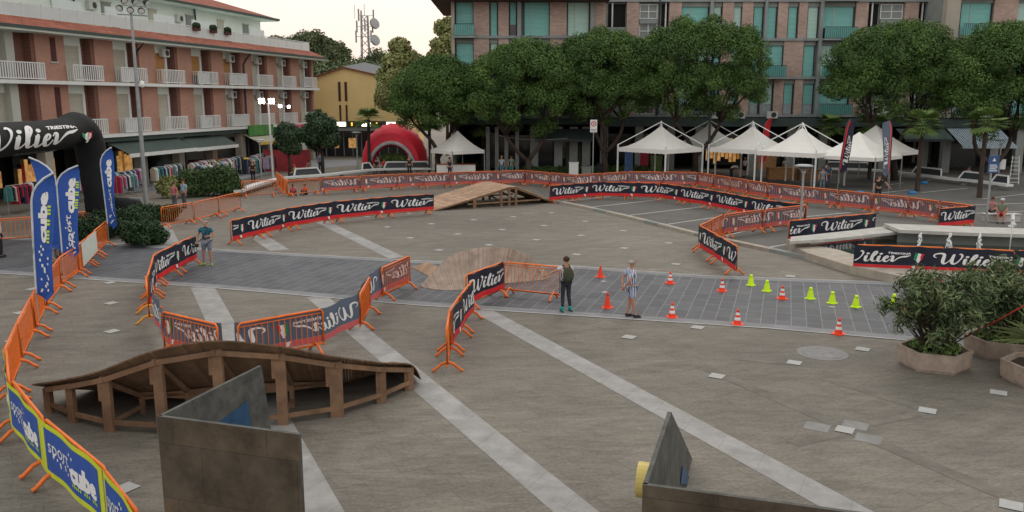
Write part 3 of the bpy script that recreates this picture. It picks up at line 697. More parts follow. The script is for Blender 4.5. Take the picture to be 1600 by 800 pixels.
# ---------------------------------------------------------------- foliage
def leafmesh(name, lobes, n, size, asp, m, seed, up=0.3, shell=.72, parent=None, droop=0):
    rg = np.random.default_rng(seed); lob = np.array(lobes, float); wts = (lob[:, 3] * lob[:, 5]); wts = wts / wts.sum()
    k = rg.choice(len(lob), n, p=wts); d = rg.normal(size=(n, 3)); d /= np.linalg.norm(d, axis=1)[:, None]
    rad = shell + (1.05 - shell) * rg.random(n) ** .8
    P = lob[k, :3] + d * lob[k, 3:6] * rad[:, None]
    nr = d + rg.normal(size=(n, 3)) * .6; nr[:, 2] += up; nr /= np.linalg.norm(nr, axis=1)[:, None]
    t = rg.normal(size=(n, 3)); t -= (t * nr).sum(1)[:, None] * nr; t[:, 2] -= droop; t /= np.linalg.norm(t, axis=1)[:, None]; b = np.cross(nr, t)
    s = size * (.6 + .8 * rg.random(n))[:, None]
    A = t * s * asp; B = b * s
    V = np.stack([P - A * .5, P + B * .5, P + A * .5, P - B * .5], 1).reshape(-1, 3)
    me = bpy.data.meshes.new(name); me.vertices.add(4 * n); me.vertices.foreach_set('co', V.astype('f').ravel())
    me.loops.add(4 * n); me.loops.foreach_set('vertex_index', np.arange(4 * n, dtype='i')); me.polygons.add(n)
    me.polygons.foreach_set('loop_start', np.arange(0, 4 * n, 4, dtype='i')); me.update(calc_edges=True); me.materials.append(m)
    o = bpy.data.objects.new(name, me); COL.objects.link(o)
    if parent: o.parent = parent
    return o
def limb(mb, a, b, r0, r1, m, bend=.15, n=5):
    a, b = Vector(a), Vector(b); off = Vector((random.uniform(-1, 1), random.uniform(-1, 1), 0)) * bend * (b - a).length
    mb.tube([a.lerp(b, t / n) + off * math.sin(math.pi * t / n) for t in range(n + 1)], [r0 + (r1 - r0) * t / n for t in range(n + 1)], m, 7)
def pine(label, x, y, w, d, z0, z1, seed, fork=2, tx=0):
    root = thing('stone_pine', label, 'tree', (x, y, 0), 0, 'stone pines before the apartment block'); rg = random.Random(seed)
    lobes = []; zc = z0 + (z1 - z0) * .40; n = 170
    for k in range(n):
        a = rg.random() * 6.283; q = math.sqrt(rg.random()); px, py = q * math.cos(a) * w / 2 * .9, q * math.sin(a) * d / 2 * .9
        zt = zc + (z1 - zc) * math.sqrt(max(0, 1 - q ** 2.4)); zb = z0 + (zc - z0) * (q ** 1.5) * .75 + .25
        z = zt - rg.random() * .7 if rg.random() < .55 else zb + (zt - zb) * rg.random() * .85
        r = rg.uniform(.45, .95); lobes.append((px, py, z - r * .4, r, r, r * .75))
    for k in range(34):     # inner masses so that no holes run through the crown
        a = k * 2.4; q = math.sqrt((k + .5) / 34) * .84; px, py = q * math.cos(a) * w / 2, q * math.sin(a) * d / 2
        zt = zc + (z1 - zc) * math.sqrt(max(0, 1 - q ** 2.4)) - .7; lobes.append((px, py, zt - .5, 1.05, 1.05, .8)); lobes.append((px, py, (zt + z0) * .5 + .3, 1.0, 1.0, .9))
    leafmesh('crown', lobes, 110000, .078, 2.3, pinel, seed, up=.5, shell=.6, parent=root)
    mb = MB(); zf = z0 * .45
    mb.tube([(tx, 0, 0), (tx * .8 + .05, 0, zf * .5), (tx * .5, 0, zf)], [.32, .27, .25], bark, 9)
    for k in range(fork):
        a = k * 6.283 / fork + .3; mid = Vector((math.cos(a) * w * .16, math.sin(a) * d * .12, z0 + .3)); limb(mb, (tx * .5, 0, zf - .1), mid, .2, .13, bark)
        for j in range(5):
            b = a + rg.uniform(-1.2, 1.2); e = Vector((math.cos(b) * w * rg.uniform(.2, .42), math.sin(b) * d * rg.uniform(.2, .4), zc + rg.uniform(-.3, 1.2))); limb(mb, mid, e, .11, .04, bark)
    mb.build('trunk', root, True)
def tree(label, x, y, lobes, n, size, m, name='tree', group=None, tr=.14, th=2, seed=1, asp=1.5, shell=.6, droop=0):
    root = thing(name, label, 'tree', (x, y, 0), 0, group); leafmesh('crown', lobes, n, size, asp, m, seed, parent=root, shell=shell, droop=droop)
    mb = MB(); rg = random.Random(seed); mb.tube([(0, 0, 0), (.05, 0, th * .5), (0, 0, th)], [tr, tr * .85, tr * .8], bark, 8)
    for l in lobes[:7]: limb(mb, (0, 0, th - .05), l[:3], tr * .6, tr * .15, bark)
    mb.build('trunk', root, True); return root
PX = lambda px, Y: (px - 800) / 1331.0 * Y
for i, (l, px, Y, w, d, z0, z1, fk, tx) in enumerate([
    ('leftmost dark stone pine beside the red inflatable dome', 682, 71, 7.6, 7, 3.3, 9.9, 2, 0),
    ('broad stone pine above the small promenade shop windows', 822, 69, 10.8, 8, 3.1, 11.1, 2, .3),
    ('tall stone pine with forked trunk behind the round road sign', 945, 69.5, 10.4, 8, 4.3, 12.0, 3, .1),
    ('stone pine above the first two white pavilions', 1092, 68, 12.2, 9, 4.2, 12.8, 2, -.2),
    ('stone pine above the dark feather flags', 1395, 66, 11.8, 9, 4.2, 12.2, 2, .6),
    ('rightmost stone pine cut by the right edge of the photo', 1556, 63, 10.0, 8, 3.3, 11.8, 2, .5)]):
    pine(l, PX(px, Y), Y, w, d, z0, z1, 11 + i, fk, tx)
def lob(w, h, zc, n, r, seed):
    rg = random.Random(seed); L = []
    for k in range(n):
        a = rg.random() * 6.283; b = math.acos(rg.uniform(-.75, 1)); q = rg.uniform(.45, 1)
        L.append((math.sin(b) * math.cos(a) * w * q, math.sin(b) * math.sin(a) * w * q, zc + math.cos(b) * h * q, r * rg.uniform(.7, 1.2), r * rg.uniform(.7, 1.2), r * rg.uniform(.6, 1)))
    return L
tree('smaller round clipped tree beside the lit floodlights', PX(447, 67), 67, lob(.8, 1.1, 3.2, 22, .62, 1), 9000, .13, roundl, 'round_tree', 'round trees by the cafe')
tree('larger round clipped tree left of the yellow building entrance', PX(500, 69), 69, lob(1.2, 1.35, 3.5, 30, .8, 2), 14000, .14, roundl, 'round_tree', 'round trees by the cafe', seed=2)
for i, (l, px, Y, w, h, zc, m, nn) in enumerate([
    ('large far tree directly behind the end of the brick apartment block', 477, 118, 3.8, 4.2, 12.2, fartl, 12000), ('slender far tree second beyond the brick apartment block', 507, 122, 2.2, 3.6, 13.0, fartl, 8000), ('bushy far tree behind the yellow building roof', 526, 120, 3.0, 3.4, 11.5, fartl, 9000),
    ('dark low far tree just left of the antenna mast', 560, 125, 4.2, 2.6, 9.8, fartl, 9000), ('dark far tree behind the antenna mast foot', 592, 125, 3.8, 3.0, 10.2, fartl, 9000), ('pale feathery tree left of the stone pines', 632, 84, 3.2, 4.8, 8.2, willl, 30000),
    ('pale thin tree behind the left end of the apartment block', 698, 96, 2.6, 4.8, 11.2, willl, 12000), ('dark far tree low behind the brick block', 445, 116, 3.0, 2.5, 12.5, fartl, 6000), ('dark spreading tree over the roof of the yellow building', 540, 108, 4.8, 2.6, 8.6, fartl, 10000)]):
    tree(l, PX(px, Y), Y, lob(w * .8, h * .8, zc, 26, w * .36, 50 + i), nn, .22, m, 'far_tree' if m == fartl else 'willow_tree', 'trees beyond the buildings', .2, zc * .6, 70 + i, 1.8, .4, droop=.5 if m == willl else 0)
def palm(label, px, py, ztop, seed, fl=1.45, nf=38):
    p = PZ(px, py); rg = random.Random(seed); root = thing('palm_tree', label, 'tree', (p.x, p.y, 0), rg.random() * 6, 'fan palms round the square')
    mb = MB(); mb.tube([(0, 0, 0), (.03, 0, ztop * .4), (0, .02, ztop * .8), (0, 0, ztop)], [.17, .14, .13, .16], bark, 8); mb.build('trunk', root)
    mb = MB()
    for k in range(nf):
        a = k * 2.4; el = rg.uniform(-.5, 1.15); st = fl * .5; d = Vector((math.cos(a) * math.cos(el), math.sin(a) * math.cos(el), math.sin(el))); c = Vector((0, 0, ztop)) + d * st
        side = d.cross(Vector((0, 0, 1))); side.normalize(); upv = side.cross(d)
        mb.beam((0, 0, ztop), c, .025, .02, palml)
        for j in range(9):
            b = (j - 4) / 4 * 1.25; e = (d * math.cos(b) + side * math.sin(b)) * fl * .55 - Vector((0, 0, .12 * fl * abs(math.cos(b)) + .06)); w = (side * math.cos(b) - d * math.sin(b)) * .07
            mb.add([c, c + e * .5 + w, c + e, c + e * .5 - w], [(0, 1, 2, 3)], palml)
    mb.build('fronds', root)
for i, a in enumerate([('fan palm standing in front of the red dome', 578, 268, 4.5), ('fan palm between the red dome and the small white tent', 672, 270, 4.3), ('fan palm behind the small white tent', 755, 268, 3.9), ('fan palm behind the fourth white pavilion', 1292, 268, 4.0), ('fan palm between the two dark feather flags', 1358, 280, 4.2), ('fan palm right of the last white gazebo', 1433, 299, 4.6), ('fan palm beside the blue parking board', 1530, 309, 4.7)]):
    palm(*a, 30 + i)
def bush(label, px, py, w, h, n, size, m, seed, name='bush', group=None, z0=0, dp=None):
    p = PZ(px, py); dp = dp or w * .7; root = thing(name, label, 'bush', (p.x, p.y, z0), 0, group)
    rg = random.Random(seed); L = []
    for k in range(20):
        a = rg.random() * 6.283; q = math.sqrt(rg.random()); L.append((q * math.cos(a) * w * .36, q * math.sin(a) * dp * .36, h * rg.uniform(.25, .75) * (1 - .25 * q), w * .2, dp * .2, h * .24))
    leafmesh('foliage', L, n, size, 1.8, m, seed, parent=root, shell=.4)
    mb = MB()
    for k in range(8): l = L[k]; limb(mb, (l[0] * .2, l[1] * .2, 0), l[:3], .03, .01, bark, .1, 3)
    mb.build('stems', root)
bush('large feathery green bush behind the bare barriers at left', 326, 306, 4.4, 2.5, 17000, .1, mat('feathery_leaves', (.05, .09, .03), .8, .3, .8, island=.45), 5, dp=3)
bush('pale grassy bush behind the spectator in blue', 268, 309, 2.0, 1.7, 5000, .1, willl, 6)
bush('dark clipped bush at the right end of the left hedge', 225, 383, 2.1, 1.35, 7000, .08, hedgel, 7, dp=2)
bush('dark clipped bush behind the right half of the left hedge', 192, 366, 3.4, 1.5, 9000, .08, hedgel, 8, dp=2)
bush('dark low bush in the middle of the left hedge', 150, 374, 3.0, 1.3, 7000, .08, hedgel, 9, dp=2)
bush('dark low bush behind the blue flags', 105, 368, 2.8, 1.3, 6000, .08, hedgel, 10, dp=2)
bush('dark bush around the foot of the tall floodlight pole', 235, 345, 3.0, 1.1, 6000, .08, hedgel, 11, dp=2)
def hedge(label, a, b, w, h, n, m, seed):
    p, q = PZ(*a), PZ(*b); c = (p + q) / 2; d = q - p; root = thing('hedge', label, 'hedge', (c.x, c.y, 0), math.atan2(d.y, d.x)); L = d.length; k = max(3, int(L / .6))
    leafmesh('foliage', [((j + .5) / k * L - L / 2, 0, h * .5, L / k * .8, w / 2, h * .52) for j in range(k)], n, .09, 1.6, m, seed, parent=root, shell=.5)
    mb = MB(); mb.b2(-L / 2 + .1, L / 2 - .1, -w * .3, w * .3, 0, h * .7, hedgel); mb.build('core', root)
hedge('low green hedge behind the back row below the round road sign', (815, 273), (1010, 271), .8, .75, 7000, mat('green_hedge', (.05, .09, .025), .8, .3, 1, island=.4), 3)
hedge('low green hedge left of the first white pavilion under the pines', (700, 264), (812, 264), .8, .8, 4000, MATS['green_hedge'], 4)
# green plants inside the dome
# planters
def planter(label, px, py, r, h, kind, seed):
    p = PZ(px, py); root = thing('stone_planter', label, 'planter', (p.x, p.y, 0), R(38), 'hexagonal planters by the lane')
    mb = MB(); mb.lathe([(r * .9, 0.0), (r * .9, .05), (r * .95, .06), (r, h), (r * .9, h), (r * .88, h - .1)], plant_m, 6); mb.build('tub', root)
    mb = MB(); mb.lathe([(r * .85, h - .12), (r * .84, h - .09)], soil, 6); mb.build('soil', root); return p
def oleander(label, p, h, w, n, seed, z=.45):
    root = thing('oleander_bush', label, 'bush', (p.x, p.y, z), 0, 'plants in the hexagonal planters'); rg = random.Random(seed); L = []; mb = MB()
    for k in range(70):
        a = rg.random() * 6.283; q = rg.random() ** .6; zz = h * (.26 + .68 * rg.random() * (1 - .25 * q)); c = (q * math.cos(a) * w, q * math.sin(a) * w * .8, zz); L.append((*c, w * .24, w * .24, h * .16)); limb(mb, (math.cos(a) * .15, math.sin(a) * .15, -.05), c, .022, .006, bark, .08, 4)
    leafmesh('foliage', L, n, .04, 4.4, oleal, seed, parent=root, shell=.0, up=.2); mb.build('stems', root, True)
    leafmesh('blossoms', L[:14], 70, .045, 1, mat('pink_blossom', (.5, .08, .12), .6), seed + 3, parent=root, shell=.8)
    lowl = [(math.cos(a) * .4, math.sin(a) * .4, .04, .2, .2, .14) for a in range(7)]
    leafmesh('undergrowth', lowl, 500, .06, 1.8, palml, seed + 5, parent=root)
p1 = planter('hexagonal stone planter nearest the cones', 1458, 571, .83, .46, 0, 1); oleander('large oleander bush in the planter nearest the cones', p1, 1.95, 1.25, 9000, 21)
p2 = planter('hexagonal stone planter behind the red tape', 1562, 553, .85, .46, 0, 2); oleander('dark oleander bush in the planter behind the red tape', p2, 2.0, 1.2, 10500, 22)
p3 = planter('stone planter cut by the right edge holding a spiky plant', 1626, 597, .85, .46, 0, 3)
root = thing('yucca_plant', 'spiky pale green yucca at the right edge of the photo', 'plant', (p3.x, p3.y, .45)); mb = MB(); rg = random.Random(4)
for k in range(90):
    a = rg.random() * 6.283; el = rg.uniform(-.1, 1.4); d = Vector((math.cos(a) * math.cos(el), math.sin(a) * math.cos(el), math.sin(el))); s = d.cross(Vector((0, 0, 1))).normalized() * .028; L = rg.uniform(.9, 1.3); c = Vector((0, 0, .5))
    mb.add([c - s, c + s, c + d * L * .6 + s * .8, c + d * L - Vector((0, 0, .1)), c + d * L * .6 - s * .8], [(0, 1, 2, 3, 4)], yucl)
mb.build('leaves', root); mb = MB(); mb.tube([(0, 0, 0), (0, 0, .6)], [.1, .08], bark, 8); mb.build('stem', root)
mb = MB(); a = PY(1508, 526, p2.y - .9); b = PY(1660, 440, p3.y - .4); mb.tube([a.lerp(b, t / 10) - Vector((0, 0, .06 * math.sin(math.pi * t / 10))) for t in range(11)], .016, mat('red_tape', (.42, .03, .03), .6), 5); tag(mb.build('barrier_tape'), 'red tape stretched between the plants at the right edge', 'tape')

# ---------------------------------------------------------------- fountain
root = thing('fountain', 'low angular stone fountain pool with white jets', 'fountain')
mb = MB()
ro = [PZ(x, y, .3) for x, y in [(1240, 385), (1262, 395), (1328, 415), (1420, 434), (1700, 470)]]; ri = [PZ(x, y, .3) for x, y in [(1268, 382), (1310, 390), (1345, 401), (1430, 414), (1700, 440)]]
for i in range(4):
    mb.prism([ro[i], ro[i + 1], ri[i + 1], ri[i]], 0, .3 - .003 * (i % 2), kerb_m)
mb.build('front_rim', root)
mb = MB(); bench = [PZ(x, y, .62) for x, y in [(1234, 377), (1300, 373), (1404, 362), (1396, 352), (1330, 360), (1236, 370)]]; mb.prism(bench, .5, .62, conc)
mb.build('bench_slab', root)
mb = MB()
for q in ((1250, 376), (1385, 361)):
    p = PZ(*q, .5); mb.box((p.x, p.y + .2, .25), (.7, .6, .5), kerb_m, .3)
mb.build('bench_block', root)
mb = MB(); sl2 = [PZ(x, y, .8) for x, y in [(1381, 349), (1405, 359), (1500, 363), (1720, 370), (1720, 361), (1600, 357)]]; mb.prism(sl2, .66, .8, white_stone if False else conc); mb.build('wall_coping', root)
mb = MB(); w1 = [PZ(x, y, .66) for x, y in [(1400, 358), (1405, 361), (1500, 365), (1720, 372), (1720, 366), (1600, 361)]]; mb.prism([(p.x, p.y + .12) for p in w1], 0, .66, greyw); mb.build('back_wall', root)
water = mat('pool_water', (.035, .06, .045), .06, .4, 1.2, spec=.6, bump=.25)
wm = sheet('water', [PZ(x, y, .16) for x, y in [(1250, 390), (1262, 384), (1330, 373), (1400, 374), (1720, 381), (1720, 462), (1420, 430), (1328, 408)]], .16, water)
jetm = mat('white_water', (.78, .80, .80), .4, .1, 20)
for l, px, pt, pb, tall in [('short white water jet, leftmost in the fountain', 1435, 365, 388, 0), ('short white water jet, second from the left in the fountain', 1481, 365, 389, 0), ('short white water jet just left of the tall one', 1528, 365, 391, 0), ('tall thin white water jet at the right of the fountain', 1577, 334, 393, 1)]:
    g = PZ(px, pb, .16); t = PY(px, pt, g.y); h = t.z - .16; mb = MB(); rg = random.Random(px)
    mb.tube([(0, 0, 0), (.01, 0, h * .5), (.02, 0, h * .95)], [.02, .025, .04], jetm, 7)
    for k in range(26 if tall else 34):
        q = rg.random(); zz = h * (1 - q * (.35 if tall else .95)); rr = .05 + .06 * q
        mb.ell((rg.uniform(-rr, rr) + .02, rg.uniform(-rr, rr), zz), (.03, .03, .06), jetm, 6, 4)
    o = mb.build('water_jet', None, True, (g.x, g.y, .16)); tag(o, l, 'water jet', 'jets in the fountain')

# ---------------------------------------------------------------- left apartment building
BA = math.atan2(.974, .225)
LB = thing('apartment_building', 'long pink brick apartment block with white balconies along the left side', 'building', (-20.9, 90.2, -.63), BA); LB.scale = (1.1,) * 3
Lt = 58.0
ZS1, ZS2, ZG = 4.1, 7.3, 10.05
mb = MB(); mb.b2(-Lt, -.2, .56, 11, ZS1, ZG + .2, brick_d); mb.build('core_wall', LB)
mb = MB()
for z in (ZS1, ZS2): mb.b2(-Lt, .1, -.55, 1.0, z - .17, z + .03, railw)
mb.build('floor_slab', LB)
bays = [1.6 + 4.2 * k for k in range(8)] + [36.4, 41.2, 45.6, 50.0, 54.2]
BW = [2.5] * 8 + [3.8, 3.4, 2.5, 2.5, 2.5]
rg = random.Random(3)
acm = mat('ac_unit_white', (.5, .52, .5), .6, .05, 3)
def acunit(mb, x, y, z, w=.8, h=.55, d=.3, m=None):
    mb.b2(x - w / 2, x + w / 2, y - d, y, z, z + h, m or acm); mb.v = mb.v
    k = [(x + .12 + math.cos(a) * h * .38, y - d - .004, z + h / 2 + math.sin(a) * h * .38) for a in [j * math.pi / 6 for j in range(12)]]
    mb.add(k, [tuple(range(12))], dark)
for fl, (z0, z1) in enumerate(((ZS1 + .03, ZS2 - .17), (ZS2 + .03, ZG - .12))):
    prev = 0.0
    for i, (t, w) in enumerate(zip(bays, BW)):
        a, b = t - w / 2, t + w / 2
        if a - prev > .2:
            mb = MB(); mb.b2(-a, -prev, 0, .9, z0, z1, brick_l); mb.build('brick_pier', LB)
        prev = b
        if i == 7:  # slit window in the wide pier after this bay
            pass
        # recess: lintel, door frame, shutter
        fr = MB(); fr.b2(-b, -b + w * .70, .36, .57, z1 - .5, z1, creamw)
        fr.b2(-b + w * .62, -b + w * .70, .34, .57, z0, z1 - .5, railw) if i < 8 else fr.b2(-b + w * .45, -b + w * .6, -.02, .9, z0, z1, cream)
        wn = fr.build('window_frame', LB)
        sh = MB(); sm = shut_o if (fl == 1 and i in (3, 4, 5)) else shut; s0, s1 = (-a - w * .08 - w * .56, -a - w * .08) if False else (-b + .02, -b + w * .62)
        zb = z0 if rg.random() < .75 else z0 + .7
        sh.b2(s0, s1, .44, .48, zb, z1 - .5, sm)
        if zb > z0: sh.b2(s0, s1, .47, .51, z0, zb, glass)
        sh.build('shutter', LB)
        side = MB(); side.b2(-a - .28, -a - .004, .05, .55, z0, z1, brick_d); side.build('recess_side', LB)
        if i in (0, 1, 2, 3) or (i == 5 and fl == 1):
            m2 = MB(); acunit(m2, -t + .1, .36, z1 - .75); m2.build('air_conditioner', LB)
        # balcony
        bl = MB(); zt = z0 + .98
        bl.b2(-b - .02, -a + .02, -.52, -.46, zt - .06, zt, railw); bl.b2(-b - .02, -a + .02, -.52, -.46, z0 + .06, z0 + .12, railw)
        nb = int(w / .17)
        for k in range(nb + 1):
            x = -b + (b - a) * k / nb; bl.b2(x - .035, x + .035, -.505, -.475, z0 + .1, zt - .05, railw)
        for x in (-b, -a):
            bl.b2(x - .03, x + .03, -.46, 0, zt - .06, zt, railw)
            for k in range(3): bl.b2(x - .02, x + .02, -.4 + k * .16 - .02, -.4 + k * .16 + .02, z0 + .05, zt - .05, railw)
        if i in (3, 4, 6): bl.b2(-b + .03, -a - .03 - (w * .0 if i == 3 else w * .4), -.46, -.44, z0 + .1, zt - .1, railw)
        bl.build('balcony_rail', LB)
    mb = MB(); mb.b2(-Lt, -prev, 0, .9, z0, z1, brick_l); mb.build('brick_pier', LB)
    mb = MB(); mb.b2(-33.35, -32.95, -.03, .1, z0 + 1.1, z1 - .15, brownw); mb.b2(-33.45, -32.85, -.05, .1, z0 + 1.02, z0 + 1.1, cream); mb.build('slit_window', LB)
# gutter, pent roof, terrace storey
mb = MB(); mb.b2(-Lt, .9, -1.0, 1.0, ZG - .12, ZG + .02, creamw); mb.build('eaves_soffit', LB)
mb = MB(); mb.b2(-Lt, 1.0, -1.12, -1.0, ZG, ZG + .16, greent); mb.b2(1.0, 1.1, -1.12, 11, ZG, ZG + .16, greent); mb.build('gutter', LB)
mb = MB(); mb.add([(-Lt, -1.0, ZG + .13), (1.0, -1.0, ZG + .13), (.2, .3, ZG + .75), (-Lt, .3, ZG + .75)], [(0, 1, 2, 3)], tilem)
mb.add([(1.0, -1.0, ZG + .13), (1.0, 11, ZG + .13), (.2, 11, ZG + .75), (.2, .3, ZG + .75)], [(0, 1, 2, 3)], tilem); mb.build('pent_roof', LB)
mb = MB(); mb.b2(-Lt, .15, .3, 11, ZG + .2, ZG + .74, creamw); mb.build('terrace_parapet', LB)
paneg = mat('frosted_panel', (.50, .55, .56), .3, .05, 1)
mb = MB(); zt = ZG + 1.55
mb.b2(-Lt, .15, .33, .38, zt - .05, zt, railw)
for k in range(40): x = -k * 1.45; mb.b2(x - .02, x + .02, .33, .38, ZG + .7, zt, railw)
mb.b2(-Lt, .12, .35, .36, ZG + .78, zt - .1, paneg); mb.b2(.08, .12, .36, 9, ZG + .78, zt, paneg); mb.build('terrace_rail', LB)
UZ0, UZ1 = ZG + .7, 13.35
mb = MB(); mb.b2(-Lt, -3.4, 3.4, 11, UZ0, UZ1, creamw); mb.build('upper_wall', LB)
for k, t in enumerate([5.6, 9.6, 14.0, 18.6, 23.6, 28.2, 33.2, 36.8, 41.5, 46]):
    mb = MB(); wd = .9; mb.b2(-t - wd, -t, 3.33, 3.4, UZ0, UZ1 - .55, shut if k % 2 else greyw); mb.b2(-t - wd - .1, -t + .1, 3.28, 3.4, UZ1 - .57, UZ1 - .5, cream); mb.build('terrace_door', LB)
    if k in (2, 4, 6, 8):
        mb = MB(); acunit(mb, -t - 2.0, 3.4, UZ1 - 1.2); mb.build('air_conditioner', LB)
    if k in (0, 2, 3, 4, 5):
        mb = MB(); mb.b2(-t - 2.8, -t - .4, 1.6, 1.68, ZG + .8, ZG + 2.2, paneg); mb.build('terrace_screen', LB)
mb = MB(); mb.b2(-Lt, -2.2, 2.2, 11, UZ1, UZ1 + .12, creamw); mb.b2(-Lt, -2.1, 2.1, 2.22, UZ1 + .06, UZ1 + .24, greent); mb.build('upper_eaves', LB)
mb = MB(); mb.add([(-Lt, 2.15, UZ1 + .2), (-2.1, 2.15, UZ1 + .2), (-7, 7.2, UZ1 + 1.9), (-Lt, 7.2, UZ1 + 1.9)], [(0, 1, 2, 3)], tilem); mb.add([(-2.1, 2.15, UZ1 + .2), (-2.1, 12, UZ1 + .2), (-7, 7.2, UZ1 + 1.9)], [(0, 1, 2)], tilem); mb.add([(-2.1, 12, UZ1 + .2), (-Lt, 12, UZ1 + .2), (-Lt, 7.2, UZ1 + 1.9), (-7, 7.2, UZ1 + 1.9)], [(0, 1, 2, 3)], tilem); mb.build('tiled_roof', LB)
for k, t in enumerate((14.2, 16.2, 18.4)):
    mb = MB(); mb.b2(-t - .35, -t + .35, .1, .34, zt - .32, zt - .08, brownw); pp = mb.build('flower_box', LB)
    leafmesh('flowers', [(-t, .22, zt + .05, .4, .2, .22)], 500, .09, 1.6, hedgel, 90 + k, parent=pp)
for t, ysh in ((26.0, 0), (12.6, 0)):
    mb = MB(); mb.tube([(-t - 1.2, 3.3, UZ1), (-t - 1.2, 3.2, ZG + 1.6), (-t - .6, 1.0, ZG + .9), (-t, -1.0, ZG + .1), (-t, -.3, ZG - .6), (-t - .1, -.12, ZG - 1.0), (-t - .1, -.12, .1)], .075, dark, 6); mb.build('downpipe', LB)
# ground floor: pillars, shop fronts, awnings
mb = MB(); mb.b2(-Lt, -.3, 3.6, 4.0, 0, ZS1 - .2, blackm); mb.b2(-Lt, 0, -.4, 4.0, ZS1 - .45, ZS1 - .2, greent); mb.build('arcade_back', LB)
for k in range(14):
    t = .5 + 4.2 * k; mb = MB(); mb.b2(-t - .55, -t + .05, -.1, .5, 0, ZS1 - .45, beige); mb.build('pillar', LB)
for k in range(13):
    t = 1.2 + 4.2 * k; mb = MB(); mb.b2(-t - 3.2, -t, 3.0, 3.1, .3, 3.1, glass); mb.b2(-t - 3.3, -t + .1, 2.9, 3.1, 3.1, 3.4, creamw if k % 3 else greent); sf = mb.build('shop_window', LB)
    if k in (5, 7, 8, 9, 10, 11):
        mb = MB(); rr = random.Random(k)
        for j in range(11):
            x = -t - 3.0 + j * .27; mb.b2(x, x + .2, 2.82, 2.9, rr.uniform(.9, 1.3), rr.uniform(2.1, 2.8), rr.choice([warm, warm, mat('display_red', (.5, .05, .05), .7), mat('display_ochre', (.6, .28, .05), .7, emit=.15), mat('display_teal', (.05, .2, .25), .7)]))
        mb.build('display', sf)
def awning(name, label, t0, t1, z, d, m, m2, fr=1.0):
    root = thing(name, label, 'awning', (-20.9, 90.2, -.63), BA); root.scale = (1.1,) * 3
    mb = MB(); mb.add([(-t1, -.1, z + .7), (-t0, -.1, z + .7), (-t0, -d, z), (-t1, -d, z)], [(0, 1, 2, 3)], m); mb.build('canopy', root)
    mb = MB(); mb.b2(-t1, -t0, -d - .03, -d, z - .22, z + .02, m2); mb.build('valance', root)
awning('shop_awning', 'green grey awning with white edge right of the inflatable arch', 22.3, 29.5, 2.9, 1.7, greent, railw)
awning('shop_awning', 'dark awning with white edge in the middle of the shop row', 16.5, 22.0, 2.85, 1.5, greent, railw)
awning('shop_awning', 'cream awning with yellow valance below the green shop board', 9.2, 13.6, 2.85, 1.6, mat('cream_awning', (.38, .36, .28), .8), mat('yellow_valance', (.60, .42, .08), .8))
awning('shop_awning', 'cream awning with yellow valance nearest the lit floodlights', 4.4, 8.9, 3.0, 1.5, MATS['cream_awning'], MATS['yellow_valance'])
mb = MB(); mb.b2(-13.4, -9.5, -.75, -.6, ZS1 - .75, ZS1 + .1, mat('green_board', (.06, .22, .05), .6, .3, 2)); o = mb.build('shop_board', None); o.location = (-20.9, 90.2, -.63); o.scale = (1.1,) * 3; o.rotation_euler.z = BA; tag(o, 'green shop sign board above the yellow edged awning', 'sign')
mb = MB(); mb.b2(-5.6, -3.6, -.75, -.6, ZS1 - .5, ZS1 - .05, mat('pink_board', (.55, .12, .2), .6, .3, 2)); o = mb.build('shop_board', None); o.location = (-20.9, 90.2, -.63); o.scale = (1.1,) * 3; o.rotation_euler.z = BA; tag(o, 'small pink shop sign board beside the green one', 'sign')

# ---------------------------------------------------------------- yellow building
YB = thing('yellow_hall', 'yellow rendered hall with a low gable and dark slit windows', 'building', (PX(545, 96), 96, 0))
mb = MB(); g = [PY(480, 126, 96), PY(537, 106, 96), PY(640, 130, 96)]; x0 = g[0].x - YB.location.x; x1 = g[2].x - YB.location.x; xm = g[1].x - YB.location.x
zw = g[0].z; za = g[1].z; zr = g[2].z
mb.add([(x0, 0, 0), (x1, 0, 0), (x1, 0, zr), (xm, 0, za), (x0, 0, zw), (x0, 14, 0), (x1, 14, 0), (x1, 14, zr), (xm, 14, za), (x0, 14, zw)], [(0, 1, 2, 3, 4), (9, 8, 7, 6, 5), (1, 6, 7, 2), (0, 4, 9, 5)], yel_w); mb.build('wall', YB)
rfm = mat('dark_slate', (.11, .115, .13), .8, .15, 2)
mb = MB(); mb.add([(x0 - .3, -.3, zw + .0), (xm, -.3, za + .12), (xm, 14, za + .12), (x0 - .3, 14, zw + .0)], [(0, 1, 2, 3)], mat('rust_verge', (.2, .07, .04), .8)); mb.add([(xm, -.3, za + .12), (x1 + .3, -.3, zr + .08), (x1 + .3, 14, zr + .9), (xm, 14, za + 1.2)], [(0, 1, 2, 3)], rfm)
mb.beam((x0 - .3, -.2, zw), (xm, -.2, za + .06), .2, .14, MATS['rust_verge']); mb.beam((xm, -.2, za + .06), (x1 + .3, -.2, zr + .02), .2, .14, MATS['rust_verge']); mb.build('roof', YB)
for xa, xb, ya, yb in ((528, 533, 128, 158), (538, 543, 128, 158), (530, 534, 164, 196), (540, 544, 164, 196)):
    a = PY(xa, ya, 96); b = PY(xb, yb, 96); mb = MB(); mb.b2(a.x - YB.location.x, b.x - YB.location.x, -.06, .02, b.z, a.z, brownw); mb.build('slit_window', YB)
mb = MB(); mb.b2(x0, x1, -3.6, 0, 2.9, 3.3, greyw); mb.build('canopy', YB)
mb = MB(); mb.b2(x0, x1, -.9, -.6, 0, 2.9, glass)
for k in range(12): mb.b2(x0 + k * 1.0, x0 + k * 1.0 + .1, -.98, -.9, 0, 2.9, steel)
mb.build('shop_glazing', YB)
mb = MB(); mb.b2(x0, x1, -3.75, -3.62, 3.3, 3.95, dark); mb.build('fascia', YB)
